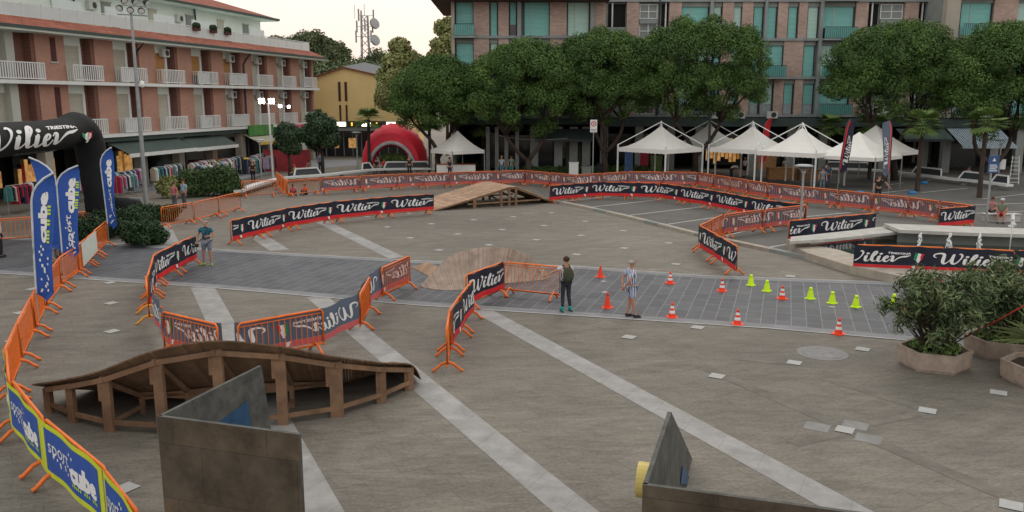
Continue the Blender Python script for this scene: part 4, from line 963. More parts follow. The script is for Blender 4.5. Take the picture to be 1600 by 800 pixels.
for k in range(7):
    x = x0 + 1.2 + k * 1.35; mb = MB()
    if k % 2 == 0: mb.b2(x, x + 1.0, -3.8, -3.76, 3.38, 3.86, warm2)
    else: mb.box((x + .3, -3.79, 3.62), (.16, .03, .36), amber)
    mb.build('lit_sign', YB)
mb = MB()
for x, w, z in ((3.0, .5, 2.2), (4.6, .8, 1.6), (1.6, .4, 1.9)): mb.b2(x0 + x, x0 + x + w, -1.05, -1.0, .9, z + .4, warm)
mb.build('display', YB)

# ---------------------------------------------------------------- right apartment building
RB = thing('apartment_building', 'long brown brick apartment block with teal shutters behind the pines', 'building', (0, 76, 0))
XS = lambda px, D=76: PX(px, D)
FZ = [4.9, 8.2, 11.5, 14.8, 18.1, 21.4]
def facade(px0, px1, D, cols, floors, base=0, topz=21.4, rowcols=None):
    dy = D - 76
    mb = MB(); mb.b2(XS(px0, D), XS(px1, D), dy + .45, dy + 12, 4.6, topz, greyw); mb.build('core_wall', RB)
    for f in floors:
        z0, z1 = FZ[f], FZ[f + 1]
        mb = MB(); mb.b2(XS(px0, D) - .03, XS(px1, D) + .03, dy - .12, dy + .5, z0 - .16, z0 + .06, slabm); mb.build('floor_slab', RB)
        for c in (rowcols or {}).get(f, cols):
            xa, xb, k = XS(c[0], D), XS(c[1], D), c[2]
            if k == 'b': mb = MB(); mb.b2(xa, xb, dy, dy + .46, z0 + .06, z1 - .16, brick_r); mb.build('brick_pier', RB)
            elif k == 'p': mb = MB(); mb.b2(xa, xb, dy - .2, dy + .46, z0 - .17, z1 - .17, slabm); mb.build('column', RB)
            elif k == 'P': mb = MB(); mb.b2(xa, xb, dy - .3, dy + .46, z0 - .17, z1 - .17, beige); mb.build('column', RB)
            elif k in 'wWn':
                mb = MB(); zt = z1 - .55; zb = z0 + .08
                rr = random.random(); tm = teal_l if rr < .25 else teal; drop = zb + .9 if (f == 0 or rr > .88) and k != 'n' else zb
                w_ = mb; w_.b2(xa + .06, xb - .06, dy + .30, dy + .34, drop, zt, tm)
                if drop > zb: w_.b2(xa + .06, xb - .06, dy + .32, dy + .36, zb, drop, mat('pale_panel', (.30, .36, .38), .5) if f == 0 else glass)
                sh = w_.build('shutter', RB)
                mb = MB(); mb.b2(xa, xa + .06, dy + .2, dy + .46, zb, zt, dark); mb.b2(xb - .06, xb, dy + .2, dy + .46, zb, zt, dark); mb.b2(xa, xb, dy + .15, dy + .44, zt, zt + .38, greyw)
                if xb - xa > 1.8: q = xa + (xb - xa) * (.33 if f != 1 else .62); mb.b2(q - .03, q + .03, dy + .26, dy + .3, zb, zt, cream)
                mb.build('window_frame', RB)
                if k == 'W':
                    mb = MB(); mb.b2(xa - .1, xb + .1, dy - .75, dy - .13, z0 - .15, z0, slabm); mb.b2(xa - .08, xb + .08, dy - .74, dy - .71, z0 + .95, z0 + 1.0, dark)
                    n = int((xb - xa) / .16)
                    for j in range(n + 1): x = xa - .06 + (xb - xa + .12) * j / n; mb.b2(x - .01, x + .01, dy - .735, dy - .715, z0, z0 + .96, dark)
                    mb.b2(xa - .07, xb + .07, dy - .70, dy - .69, z0 + .05, z0 + .92, mat('green_glass', (.12, .34, .32), .3, .1)); mb.build('balcony', RB)
            elif k == 's':
                mb = MB()
                for q in (0, .5):
                    za = z0 + .1 + (z1 - z0) * q; zb = za + (z1 - z0) * .36
                    mb.b2(xa + .05, xb - .05, dy + .33, dy + .37, za, zb, glass if (f < 2) else greyw)
                    for x in (xa + .05, (xa + xb) / 2, xb - .05): mb.b2(x - .04, x + .04, dy + .27, dy + .33, za, zb, railw)
                    for z in (za, (za + zb) / 2, zb): mb.b2(xa, xb, dy + .28, dy + .32, z - .035, z + .035, railw)
                mb.b2(xa, xb, dy + .05, dy + .3, z0 + (z1 - z0) * .40, z0 + (z1 - z0) * .5, slabm)
                mb.build('stair_window', RB)
            elif k == 'l':
                mb = MB(); mb.b2(xa, xb, dy + .44, dy + .48, z0 + .1, z1 - .3, blackm); mb.b2(xa + .3, xa + .42, dy + .2, dy + .3, z0, z1 - .2, railw); mb.b2(xa, xb, dy + .0, dy + .03, z0 + .1, z0 + 1.0, slabm); mb.build('loggia', RB)
            elif k == 'd':
                mb = MB(); mb.tube([((xa + xb) / 2, dy - .1, z0 - .1), ((xa + xb) / 2, dy - .1, z1 - .1)], .08, dark, 6); mb.build('downpipe', RB)
colsA = [(707, 712, 'P'), (713, 741, 'W'), (741, 765, 'b'), (766, 778, 'n'), (779, 795, 'b'), (796, 807, 'w'), (808, 814, 'p'), (818, 858, 'w'), (858, 884, 'b'), (885, 919, 'w'), (920, 926, 'p'), (926, 944, 'b')]
facade(706, 944, 73, colsA, [0, 1, 2], topz=14.3)
mb = MB(); mb.b2(XS(678, 73), XS(947, 73), -4.6, 9, 14.3, 14.55, brownw); mb.b2(XS(678, 73), XS(947, 73), -4.6, -4.4, 14.45, 14.75, slabm); mb.build('flat_roof', RB)
mb = MB(); a, b = XS(707, 73), XS(944, 73); mb.b2(a - .02, a + .2, -3.2, 9, 0, 4.6, greyw); mb.build('end_wall', RB)
colsB = [(948, 975, 'l'), (976, 995, 'b'), (996, 1024, 's'), (1024, 1028, 'd'), (1030, 1041, 'l'), (1041, 1060, 'b'), (1060, 1102, 'w'), (1103, 1108, 'p'), (1109, 1122, 'n'), (1123, 1140, 'b'), (1140, 1153, 'n'), (1153, 1170, 'b'), (1171, 1186, 'n'), (1187, 1191, 'p'), (1192, 1207, 'n'), (1208, 1223, 'b'), (1224, 1239, 'n'), (1240, 1253, 'b'), (1254, 1271, 'n'), (1272, 1277, 'p'), (1278, 1326, 'W'), (1327, 1346, 'b'), (1347, 1364, 'l'), (1366, 1401, 's'), (1402, 1423, 'b'), (1424, 1460, 'l')]
colsB1 = [(a, b, k) for a, b, k in colsB if b < 1188 or a > 1277 or a in (1272,)] + [(1187, 1191, 'p'), (1192, 1220, 'W'), (1220, 1250, 'b'), (1251, 1269, 'n'), (1278, 1326, 'W')]
colsB1 = list(dict.fromkeys(colsB1))
colsB0 = [(a, b, 'w' if k == 'n' else k) for a, b, k in colsB]
facade(944, 1462, 76, colsB, [0, 1, 2, 3], rowcols={1: colsB1, 0: colsB0}, topz=19)
colsC = [(1463, 1484, 'P'), (1489, 1537, 'W'), (1538, 1575, 'b'), (1576, 1622, 'W'), (1623, 1660, 'b'), (1661, 1700, 'W'), (1700, 1740, 'b')]
facade(1462, 1745, 73, colsC, [0, 1, 2, 3], topz=19)
# awning fringe, ground arcade
mb = MB(); mb.b2(XS(706, 73), XS(944, 73), -3.4, 8, 4.15, 4.62, greent); mb.b2(XS(944), XS(1462), -.6, 8, 3.9, 4.62, greent); mb.b2(XS(1462, 73), XS(1745, 73), -3.5, 8, 3.9, 4.62, greent); mb.build('arcade_fascia', RB)
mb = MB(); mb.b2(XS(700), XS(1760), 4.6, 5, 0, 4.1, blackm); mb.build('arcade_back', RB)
for px in (762, 776, 791, 808, 835, 873, 897, 917, 945, 1000, 1050, 1095, 1180, 1240, 1290, 1330, 1385, 1450, 1485, 1560, 1600):
    D = 73 if (px < 944 or px > 1462) else 76; wide = .35 if px not in (762, 776, 791, 808) else .16
    mb = MB(); mb.b2(XS(px, D) - wide, XS(px, D) + wide, D - 76 - .1, D - 76 + .4, 0, 3.95, greyw); mb.build('pillar', RB)
for a, b, k in ((760, 812, 0), (812, 870, 0), (880, 915, 1), (950, 1040, 0), (1110, 1170, 2), (1180, 1240, 0), (1250, 1290, 0), (1440, 1475, 1), (1500, 1590, 0)):
    D = 73 if (a < 944 or a > 1462) else 76; mb = MB(); mb.b2(XS(a, D), XS(b, D), D - 75, D - 74.9, .4, 3.2, glass); sw = mb.build('shop_window', RB)
    if k:
        mb = MB(); rr = random.Random(a); n = int((XS(b) - XS(a)) / .35)
        for j in range(n): x = XS(a, D) + j * .35; mb.b2(x, x + .26, D - 75.15, D - 75.05, rr.uniform(.4, 1.2), rr.uniform(1.8, 3.1), warm if k == 2 and rr.random() < .6 else MATS['display_ochre'] if k == 2 else mat('dim_display', (.12, .11, .09), .7))
        mb.build('display', sw)
for px in (1120, 1155, 1206, 1385):
    mb = MB(); acunit(mb, XS(px, 75.4), -.62, 4.62, .95, .62, .32); mb.build('air_conditioner', RB)
# striped awning and dark awnings
root = thing('striped_awning', 'blue and white striped awning above the shop at right', 'awning', (0, 73, 0)); mb = MB(); st_a = mat('awning_blue', (.06, .10, .14), .8); st_b = mat('awning_white', (.35, .42, .46), .8)
a, b = XS(1479, 73), XS(1594, 70); n = 46
for k in range(n):
    x0_, x1_ = a + (b - a) * k / n, a + (b - a) * (k + 1) / n; mb.add([(x0_, -.3, 3.9), (x1_, -.3, 3.9), (x1_ + .1, -3.0, 2.5), (x0_ + .1, -3.0, 2.5)], [(0, 3, 2, 1)], st_a if k % 2 else st_b)
mb.build('canopy', root); mb = MB(); mb.b2(a + .1, b + .1, -3.06, -3.0, 2.28, 2.5, st_b); mb.build('valance', root)
for l, pa, pb in (('dark awning left of the striped one', 1400, 1475), ('dark awning behind the round road sign', 835, 925)):
    root = thing('shop_awning', l, 'awning', (0, 73, 0)); mb = MB(); a, b = XS(pa, 73), XS(pb, 73); mb.add([(a, -.3, 3.8), (b, -.3, 3.8), (b, -2.2, 3.0), (a, -2.2, 3.0)], [(0, 3, 2, 1)], greent); mb.build('canopy', root); mb = MB(); mb.b2(a, b, -2.25, -2.2, 2.8, 3.0, dark); mb.build('valance', root)

# ---------------------------------------------------------------- antenna mast
p = PY(571, 76, 135); root = thing('antenna_mast', 'telecom mast with dishes above the trees', 'mast', (p.x, 135, 0)); zt = PY(571, 14, 135).z; mb = MB(); s = .8
for sx in (-s, s):
    for sy in (-s, s): mb.tube([(sx, sy, 0), (sx * .6, sy * .6, zt - 1)], .09, steel, 5)
for k in range(14):
    z = 2 + k * (zt - 3) / 14; z2 = z + (zt - 3) / 14
    for sx, sy, ex, ey in ((-1, -1, 1, -1), (1, -1, 1, 1), (1, 1, -1, 1), (-1, 1, -1, -1)): q = s * (1 - .4 * z / zt); mb.tube([(sx * q, sy * q, z), (ex * q, ey * q, z2)], .05, steel, 4)
mb.build('lattice', root); mb = MB()
for k in range(9): a = k * .7; r = 1.4; z = zt - 1 - (k % 3) * 1.6; mb.b2(r * math.cos(a) - .12, r * math.cos(a) + .12, r * math.sin(a) - .1, r * math.sin(a) + .1, z - .9, z + .9, steel); mb.tube([(0, 0, z), (r * math.cos(a), r * math.sin(a), z)], .04, steel, 4)
mb.tube([(0, 0, zt - 1), (0, 0, zt + .8)], .05, steel, 4); mb.tube([(-1.5, 0, zt - 1.5), (-1.5, 0, zt + .6)], .04, steel, 4); mb.build('panel_antennas', root)
for z in (zt - 2.4, zt - 4.9):
    mb = MB(); mb.lathe([(.0, 0), (.5, .05), (.85, .3), (.85, .65), (.0, .7)], steel, 14, cap=False); d = mb.build('dish', root); d.location = (1.3, -.3, z); d.rotation_euler = (0, R(70), R(-40))

# ---------------------------------------------------------------- inflatable arch
ax = -23.5
root = thing('inflatable_arch', 'black inflatable start arch with white script lettering at the left edge', 'inflatable arch', (ax, 0, 0))
mb = MB(); zc = 4.45; r = .8; yf = 46.9; yn = 31.0
pts = [(.1, yf + .5, 0), (.1, yf + .4, 1.2), (.0, yf + .35, 2.6), (-.05, yf + .2, 3.7), (-.1, yf - .2, 4.5), (-.1, yf - 1.1, zc + .38), (-.1, yf - 2.2, zc + .12)] + [(-.1, yf - 2.5 - k * (yf - yn - 4) / 6, zc) for k in range(1, 6)] + [(-.1, yn + 1.5, zc), (-.1, yn + .5, 4.3), (0, yn - .3, 3.2), (.1, yn - .6, 0)]
mb.tube([Vector(q) for q in crom(pts, 3)], r, black_f, 20); mb.build('tube', root, True)
A, B = MB(), MB()
def onarch(x, y, d): # x runs with the reader's left to right = increasing distance
    th = (y - .0) / r; return Vector((-.1 + (r + .03 + d) * math.cos(th), x, zc + (r + .03 + d) * math.sin(th)))
put_logo(onarch, .74, .33, 34.9, -.52, root, False, .01, None, (A, B))
A.build('lettering', root); A = MB(); t2 = textmesh('BICICLETTE DAL 1906', .2, .0); catface(A, [(x * 1.9 + 39.2, y - .86) for x, y, z in t2[0]], t2[1], onarch, mat('grey_print', (.25, .27, .28), .6), False, .01)
A.build('slogan', root); B.build('emblem', root)
mb = MB(); mb.tube([(.5, yf + .6, .4), (1.6, yf + .5, .4), (2.3, yf + .5, .3)], [.42, .4, .34], black_f, 12); mb.build('blower_tube', root, True)
mb = MB(); p = PZ(213, 325); mb.b2(-.35, .35, -.2, .2, 0, .6, greyw); tag(mb.build('equipment_box', None, False, (p.x, p.y, 0)), 'grey box at the foot of the tall floodlight pole', 'box')

# ---------------------------------------------------------------- feather flags
def feather(label, px, py, ztop, w, lean, words, mt, edge_m, trim=None, rz=0, z0=1.0, flip=1, cv=.95):
    p = PZ(px, py); root = thing('feather_flag', label, 'flag', (p.x, p.y, 0), rz)
    N = 16; L = []
    def pole(t):  # t 0..1 up the blade
        z = z0 + (ztop - z0) * t; x = lean * (t ** 1.2) * .6 + flip * w * cv * max(0, (t - .72) / .28) ** 2.2; return x, z - .12 * max(0, (t - .8) / .2) ** 2
    mb = MB(); mb.tube([(0, 0, 0), (0, 0, z0)] + [(pole(k / N)[0], 0, pole(k / N)[1]) for k in range(1, N + 1)], .018, steel, 6); mb.build('pole', root)
    def pt(u, t, d=0):   # u across 0..1
        x, z = pole(t); xr = lean * t * .6 + flip * w * (1.0 - .25 * (1 - t)) if t < 1 else x
        if t < .06: xr = x + (xr - x) * (.55 + .45 * t / .06)
        X = x + (xr - x) * u; return Vector((X, .10 * math.sin(u * 3 + t * 6) * u - d, z - (.25 * u * (1 - t) if t < .2 else .05 * u)))
    mb = MB(); K = 4
    for k in range(N):
        for j in range(K):
            vs = [pt(j / K, k / N), pt((j + 1) / K, k / N), pt((j + 1) / K, (k + 1) / N), pt(j / K, (k + 1) / N)]; m = trim if (trim and j >= K - 1) else mt
            mb.add(vs, [(0, 1, 2, 3)], m)
    mb.build('sail', root)
    mb = MB(); Ls = (ztop - z0)
    mb.tube([pt(0, k / N) + Vector((flip * .015, -.01, 0)) for k in range(N + 1)], .03, edge_m, 5)
    mb.build('pole_sleeve', root)
    return root, pt, Ls
def vtext(root, pt, Ls, s, size, bold, t0, u0, usz, m=white_b, stretch=1.0):
    tm = textmesh(s, size, bold); mb = MB()
    mb2 = [(x, y) for x, y, z in tm[0]]
    f = lambda x, y, d: pt(min(max(u0 + usz * (1 - y / size), .02), .98), min(t0 + x * stretch / Ls, .97), .012 + d)
    # text reads upward: letter tops point to the left
    for sg in (1, -1):
        mb.add([pt(min(max(u0 + usz * (1 - y / size), .0), 1), min(t0 + x * stretch / Ls, .99), .014 * sg) for x, y in mb2], tm[1] if sg > 0 else [q[::-1] for q in tm[1]], m)
    mb.build('lettering', root)
def limemarks(root, pt, t0, u):
    mb = MB()
    for k in range(11):
        if k in (4, 7): continue
        a = t0 + k * .028; mb.add([pt(u, a, .013), pt(u + .13, a, .013), pt(u + .13, a + .018, .013), pt(u, a + .018, .013)], [(0, 1, 2, 3)], lime_b)
    mb.build('lime_marks', root)
sleeve = mat('pale_sleeve', (.5, .55, .6), .6)
def dots(root, pt, seed, n=16, m=white_b, t0=.03, t1=.4):
    mb = MB(); rg = random.Random(seed)
    for k in range(n):
        t = t0 + (t1 - t0) * k / n; u = .25 + .5 * rg.random(); s = .035 + .02 * rg.random()
        mb.add([pt(u, t, .013), pt(u + s * 2, t, .013), pt(u + s * 2, t + s * .5, .013), pt(u, t + s * .5, .013)], [(0, 1, 2, 3)], m)
    mb.build('small_marks', root)
r_ = feather('blue feather flag nearest the camera, leaning left of the edge barriers', 62, 512, 4.45, .62, .3, '', blue_b, sleeve, rz=.1); vtext(*r_, 'cube', .62, .035, .42, .2, .5, stretch=1.15); limemarks(*r_[:2], .42, .72); dots(*r_[:2], 1)
r_ = feather('blue feather flag second from the camera with upright white lettering', 101, 436, 4.15, .80, .1, '', blue_b, sleeve, rz=.05); vtext(*r_, 'sport', .5, .0, .08, .1, .55); vtext(*r_, 'cube', .62, .04, .45, .3, .5); limemarks(*r_[:2], .5, .84); dots(*r_[:2], 2)
r_ = feather('blue feather flag mostly hidden behind the second one', 112, 425, 4.35, .8, -.6, '', blue_b, sleeve, flip=-1)
r_ = feather('narrow blue feather flag at the far end of the left edge row', 171, 385, 4.4, .62, -.2, '', blue_b, sleeve, rz=-.1); vtext(*r_, 'cube', .6, .035, .48, .2, .6); dots(*r_[:2], 3); vtext(*r_, 'sport', .4, 0, .2, .3, .4)
def wil_flag(label, px, py, flip, lean):
    root, pt, Ls = feather(label, px, py, 5.15, .62, lean, '', navy, dark, z0=1.7, flip=flip, rz=0, cv=.3)
    mb = MB(); n = 14
    for k in range(n):
        ua, ub = (.02, .24) if flip < 0 else (.02, .24)
        vs = [pt(ua, k / n, .012), pt(ub, k / n, .012), pt(ub, (k + 1) / n, .012), pt(ua, (k + 1) / n, .012)]; mb.add(vs, [(0, 1, 2, 3)], red_b)
    mb.build('red_edge', root); mb = MB(); Tx = 2.3 / 16
    for sg in (1, -1):
        for (v, f) in (LOGO, TRI): mb.add([pt(.95 - (y / 3.6) * .6 if flip > 0 else .3 + (y / 3.6) * .6, .12 + x * Tx / Ls, .014 * sg) for x, y in v], f if sg > 0 else [q[::-1] for q in f], white_b)
    mb.build('lettering', root)
wil_flag('dark feather flag with red edge left of the square gazebo', 1308, 306, 1, .55)
wil_flag('dark feather flag with red edge in front of the square gazebo', 1387, 312, -1, -.15)
r_ = feather('small red feather flag peeping over the third pavilion', 1186, 270, 4.9, .6, .5, '', red_b, red_b)

# ---------------------------------------------------------------- tents
def pagoda(label, px, Y, S, rot, ze, zp):
    root = thing('pavilion_tent', label, 'tent', (PX(px, Y), Y, 0), rot, 'white pavilions with outer frames'); h = S / 2
    cs = [(-h, -h), (h, -h), (h, h), (-h, h)]
    for c in cs: mb = MB(); mb.b2(c[0] - .045, c[0] + .045, c[1] - .045, c[1] + .045, 0, ze + .25, white_m); mb.build('pole', root)
    mb = MB()
    for c in cs: mb.beam((c[0], c[1], ze + .22), (0, 0, zp), .06, .06, white_m)
    mb.tube([(0, 0, zp - .45), (0, 0, zp + .08)], .05, white_m, 6); mb.build('outer_frame', root)
    mb = MB(); n = 8; K = 5
    for q in range(4):
        a, b = Vector((*cs[q], 0)), Vector((*cs[(q + 1) % 4], 0)); a *= .97; b *= .97
        def P_(i, j):
            t = j / K; e = a.lerp(b, i / n); sag = 1 - .0; z = ze + (zp - .35 - ze) * (t ** 1.6) ; s = .05 * math.sin(math.pi * i / n) * (1 - t); return Vector((e.x * (1 - t * .98), e.y * (1 - t * .98), z - s * 0))
        for i in range(n):
            for j in range(K): mb.add([P_(i, j), P_(i + 1, j), P_(i + 1, j + 1), P_(i, j + 1)], [(0, 1, 2, 3)], pvc)
    mb.build('canopy', root); mb = MB()
    for q in range(4):
        a, b = Vector((*cs[q], ze)) * 1, Vector((*cs[(q + 1) % 4], ze)); a = Vector((a.x * .975, a.y * .975, ze)); b = Vector((b.x * .975, b.y * .975, ze)); m_ = 24
        for i in range(m_):
            p, q2 = a.lerp(b, i / m_), a.lerp(b, (i + 1) / m_); dz = .30 + .03 * (i % 2); mb.add([p, q2, q2 - Vector((0, 0, .30 + .03 * ((i + 1) % 2))), p - Vector((0, 0, dz))], [(0, 1, 2, 3)], pvc)
    mb.build('valance', root); return root
for l, px, Y, rot in [('white pavilion tent with outer frame, leftmost of the four', 1034, 66.5, R(42)), ('white pavilion tent with outer frame, set back between the first and third', 1110, 71, R(42)), ('white pavilion tent with outer frame, third from the left', 1178, 66, R(43)), ('white pavilion tent with outer frame, nearest the dark feather flags', 1256, 62.2, R(44))]:
    pagoda(l, px, Y, 4.7, rot, 2.55, 4.55)
def gazebo(label, px, Y, S, rot, ze, zp):
    root = thing('gazebo_tent', label, 'tent', (PX(px, Y), Y, 0), rot, 'plain white gazebos'); h = S / 2; cs = [(-h, -h), (h, -h), (h, h), (-h, h)]
    for c in cs: mb = MB(); mb.b2(c[0] - .03, c[0] + .03, c[1] - .03, c[1] + .03, 0, ze + .05, steel); mb.build('pole', root)
    mb = MB(); K = 5; n = 6
    for q in range(4):
        a, b = Vector((*cs[q], 0)), Vector((*cs[(q + 1) % 4], 0))
        for i in range(n):
            for j in range(K):
                f = lambda i, j: Vector(((a.lerp(b, i / n)).x * (1 - j / K), (a.lerp(b, i / n)).y * (1 - j / K), ze + (zp - ze) * (j / K) ** 1.35))
                mb.add([f(i, j), f(i + 1, j), f(i + 1, j + 1), f(i, j + 1)], [(0, 1, 2, 3)], pvc)
    mb.build('canopy', root); mb = MB()
    for q in range(4):
        a, b = Vector((*cs[q], ze)), Vector((*cs[(q + 1) % 4], ze)); mb.add([a, b, b - Vector((0, 0, .25)), a - Vector((0, 0, .25))], [(0, 1, 2, 3)], pvc)
    mb.build('valance', root); return root
gazebo('plain white gazebo between the two dark feather flags', 1346, 60.5, 4.5, R(44), 2.35, 4.0)
gazebo('plain white gazebo behind the right feather flag', 1372, 65, 4.8, R(40), 2.4, 4.35)
gazebo('small white gazebo beside the red inflatable dome', 714, 70, 3.2, R(38), 2.15, 3.75)
# counter under the small gazebo, boards under pavilions
def boxthing(name, label, cat, px, py, w, d, h, m, rz=0, top=None, z=0, group=None):
    p = PZ(px, py); root = thing(name, label, cat, (p.x, p.y, z), rz, group); mb = MB(); mb.b2(-w / 2, w / 2, -d / 2, d / 2, 0, h - .05, m); mb.build('body', root)
    mb = MB(); mb.b2(-w / 2 - .04, w / 2 + .04, -d / 2 - .04, d / 2 + .04, h - .05, h, top or m); mb.build('top', root)
boxthing('sales_counter', 'white counter with orange top under the small white gazebo', 'counter', 713, 275, 3.2, .7, 1.0, white_m, 0, mat('terracotta', (.35, .12, .07), .7))
boxthing('wooden_counter', 'low wooden counter under the fourth pavilion', 'counter', 1222, 280, 2.4, .8, .95, mat('honey_wood', (.38, .20, .09), .7, .2, 3), 0)
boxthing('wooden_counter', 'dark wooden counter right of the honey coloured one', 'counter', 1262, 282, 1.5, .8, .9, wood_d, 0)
boxthing('wooden_counter', 'wooden stand under the third pavilion', 'counter', 1195, 264, 1.8, .8, 1.9, MATS['honey_wood'], 0)
boxthing('display_board', 'blue panel at the left side of the first pavilion', 'panel', 982, 275, .9, .08, 2.2, mat('blue_panel', (.10, .18, .36), .7), R(40))
boxthing('display_board', 'dark red panel inside the first pavilion', 'panel', 1006, 270, .7, .08, 1.9, mat('dark_red_panel', (.30, .02, .04), .7), 0)
boxthing('display_board', 'green panel inside the first pavilion', 'panel', 1025, 270, 1.0, .08, 1.5, mat('moss_panel', (.10, .15, .05), .7), 0)
boxthing('storage_bin', 'white box behind the back row below the round road sign', 'box', 896, 276, .75, .5, 1.2, white_m, 0)
boxthing('storage_bin', 'lower grey box beside the white one', 'box', 916, 275, .8, .5, .8, greyw, 0)
boxthing('waste_bin', 'black bin right of the two boxes behind the back row', 'bin', 938, 272, .6, .5, .9, dark, 0)
boxthing('market_stall', 'yellow topped stall in front of the cafe', 'stall', 372, 272, 4.4, 1.2, 1.3, dark, .9, mat('yellow_top', (.65, .42, .04), .7))
boxthing('market_stall', 'red topped stall left of the yellow topped one', 'stall', 330, 273, 3.4, 1.2, 1.3, dark, .9, mat('red_top', (.4, .05, .05), .7))
boxthing('cafe_screen', 'red and pale blue screen behind the round clipped tree', 'screen', 450, 268, 4.0, .1, 1.9, mat('cafe_red', (.28, .03, .04), .6, .3, 1), .1)

# ---------------------------------------------------------------- red dome
p = PZ(618, 264); root = thing('inflatable_dome', 'red inflatable dome with white arched opening', 'inflatable tent', (p.x, p.y, 0)); mb = MB(); n = 28; K = 10; Rr = 3.0; hh = 4.1
hw, ho = 2.05, 2.5
def DP(i, j):
    a = math.pi * i / n; b = j / K * math.pi
    return a, b
vs = []
for i in range(n + 1):      # ribs run front to back over the dome
    a = math.pi * i / n
    for j in range(K + 1):
        b = -math.pi / 2 + math.pi * j / K; rr = Rr * (math.cos(b) ** .55 if j not in (0, K) else .0) * (1 + .022 * (i % 2))
        rr = max(rr, 2.45 if j == 0 else 0)
        vs.append((-math.cos(a) * rr, 2.2 * math.sin(b), math.sin(a) ** .8 * rr * hh / Rr if 0 < i < n else 0))
mb.add(vs, [(i * (K + 1) + j, (i + 1) * (K + 1) + j, (i + 1) * (K + 1) + j + 1, i * (K + 1) + j + 1) for i in range(n) for j in range(K - 3)], redd)
# front wall between rim and opening
f1 = [(vs[i * (K + 1)]) for i in range(n + 1)]; f2 = [(-math.cos(math.pi * i / n) * hw, -2.25, math.sin(math.pi * i / n) * ho) for i in range(n + 1)]
mb.add(f1 + f2, [(i, n + 1 + i, n + 2 + i, i + 1) for i in range(n)], redd); mb.build('shell', root, True)
mb = MB(); mb.tube([(-math.cos(math.pi * i / n) * hw, -2.35, math.sin(math.pi * i / n) * ho) for i in range(n + 1)], .17, mat('grey_white_tube', (.45, .43, .45), .6), 8); mb.build('opening_tube', root, True)
bush('green plants seen through the opening of the red dome', 618, 265.8, 2.9, 2.0, 7000, .1, palml, 77, 'shrub')

# ---------------------------------------------------------------- benches
def bench_ribbon(label, pix, backs):
    P = [Vector(q) for q in crom([tuple(PZ(x, y, .45)) for x, y in pix], 4)]; root = thing('ribbon_bench', label, 'bench', (0, 0, 0)); mb = MB(); w = .6; vs = []
    for i, q in enumerate(P):
        d = (P[min(i + 1, len(P) - 1)] - P[max(i - 1, 0)]).normalized(); nn = Vector((-d.y, d.x, 0)) * w / 2; vs += [q - nn, q + nn, q + nn - Vector((0, 0, .16)), q - nn - Vector((0, 0, .16))]
    m = len(P); mb.add(vs, [(4 * i + a, 4 * (i + 1) + a, 4 * (i + 1) + (a + 1) % 4, 4 * i + (a + 1) % 4) for i in range(m - 1) for a in range(4)] + [(0, 1, 2, 3), (4 * m - 1, 4 * m - 2, 4 * m - 3, 4 * m - 4)], railw); mb.build('seat', root)
    for k in range(2, m - 1, 4): mb = MB(); mb.box((P[k].x, P[k].y, .15), (.3, .3, .3), greyw); mb.build('support', root)
    for a, b in backs:
        i0, i1 = int(a * (m - 1)), max(int(a * (m - 1)) + 1, int(b * (m - 1))); p, q = P[i0], P[i1]; d = (q - p).normalized(); nn = Vector((-d.y, d.x, 0)); nn = nn if nn.y > 0 else -nn; off = nn * .3
        mb = MB()
        for (s, e) in (((p + off), (p + off * 1.6 + d * .25 + Vector((0, 0, .5)))), ((q + off), (q + off * 1.6 - d * .25 + Vector((0, 0, .5)))), ((p + off * 1.6 + d * .25 + Vector((0, 0, .5))), (q + off * 1.6 - d * .25 + Vector((0, 0, .5))))): mb.beam(s, e, .1, .1, railw)
        bb = [p + off + d * .05 + Vector((0, 0, .03)), q + off - d * .05 + Vector((0, 0, .03)), q + off * 1.6 - d * .3 + Vector((0, 0, .45)), p + off * 1.6 + d * .3 + Vector((0, 0, .45))]
        mb.add(bb, [(0, 1, 2, 3)], dark); mb.build('backrest', root)
bench_ribbon('white ribbon bench curving below the round clipped trees and the red dome', [(372, 297), (410, 284), (450, 276), (505, 272), (560, 266), (600, 263), (690, 262)], [(.40, .52), (.72, .80), (.86, .97)])
bench_ribbon('white ribbon bench running behind the gazebos to the right edge', [(1290, 262), (1360, 264), (1420, 270), (1480, 277), (1530, 282), (1578, 288)], [(.02, .2), (.42, .58), (.68, .84), (.86, .96)])

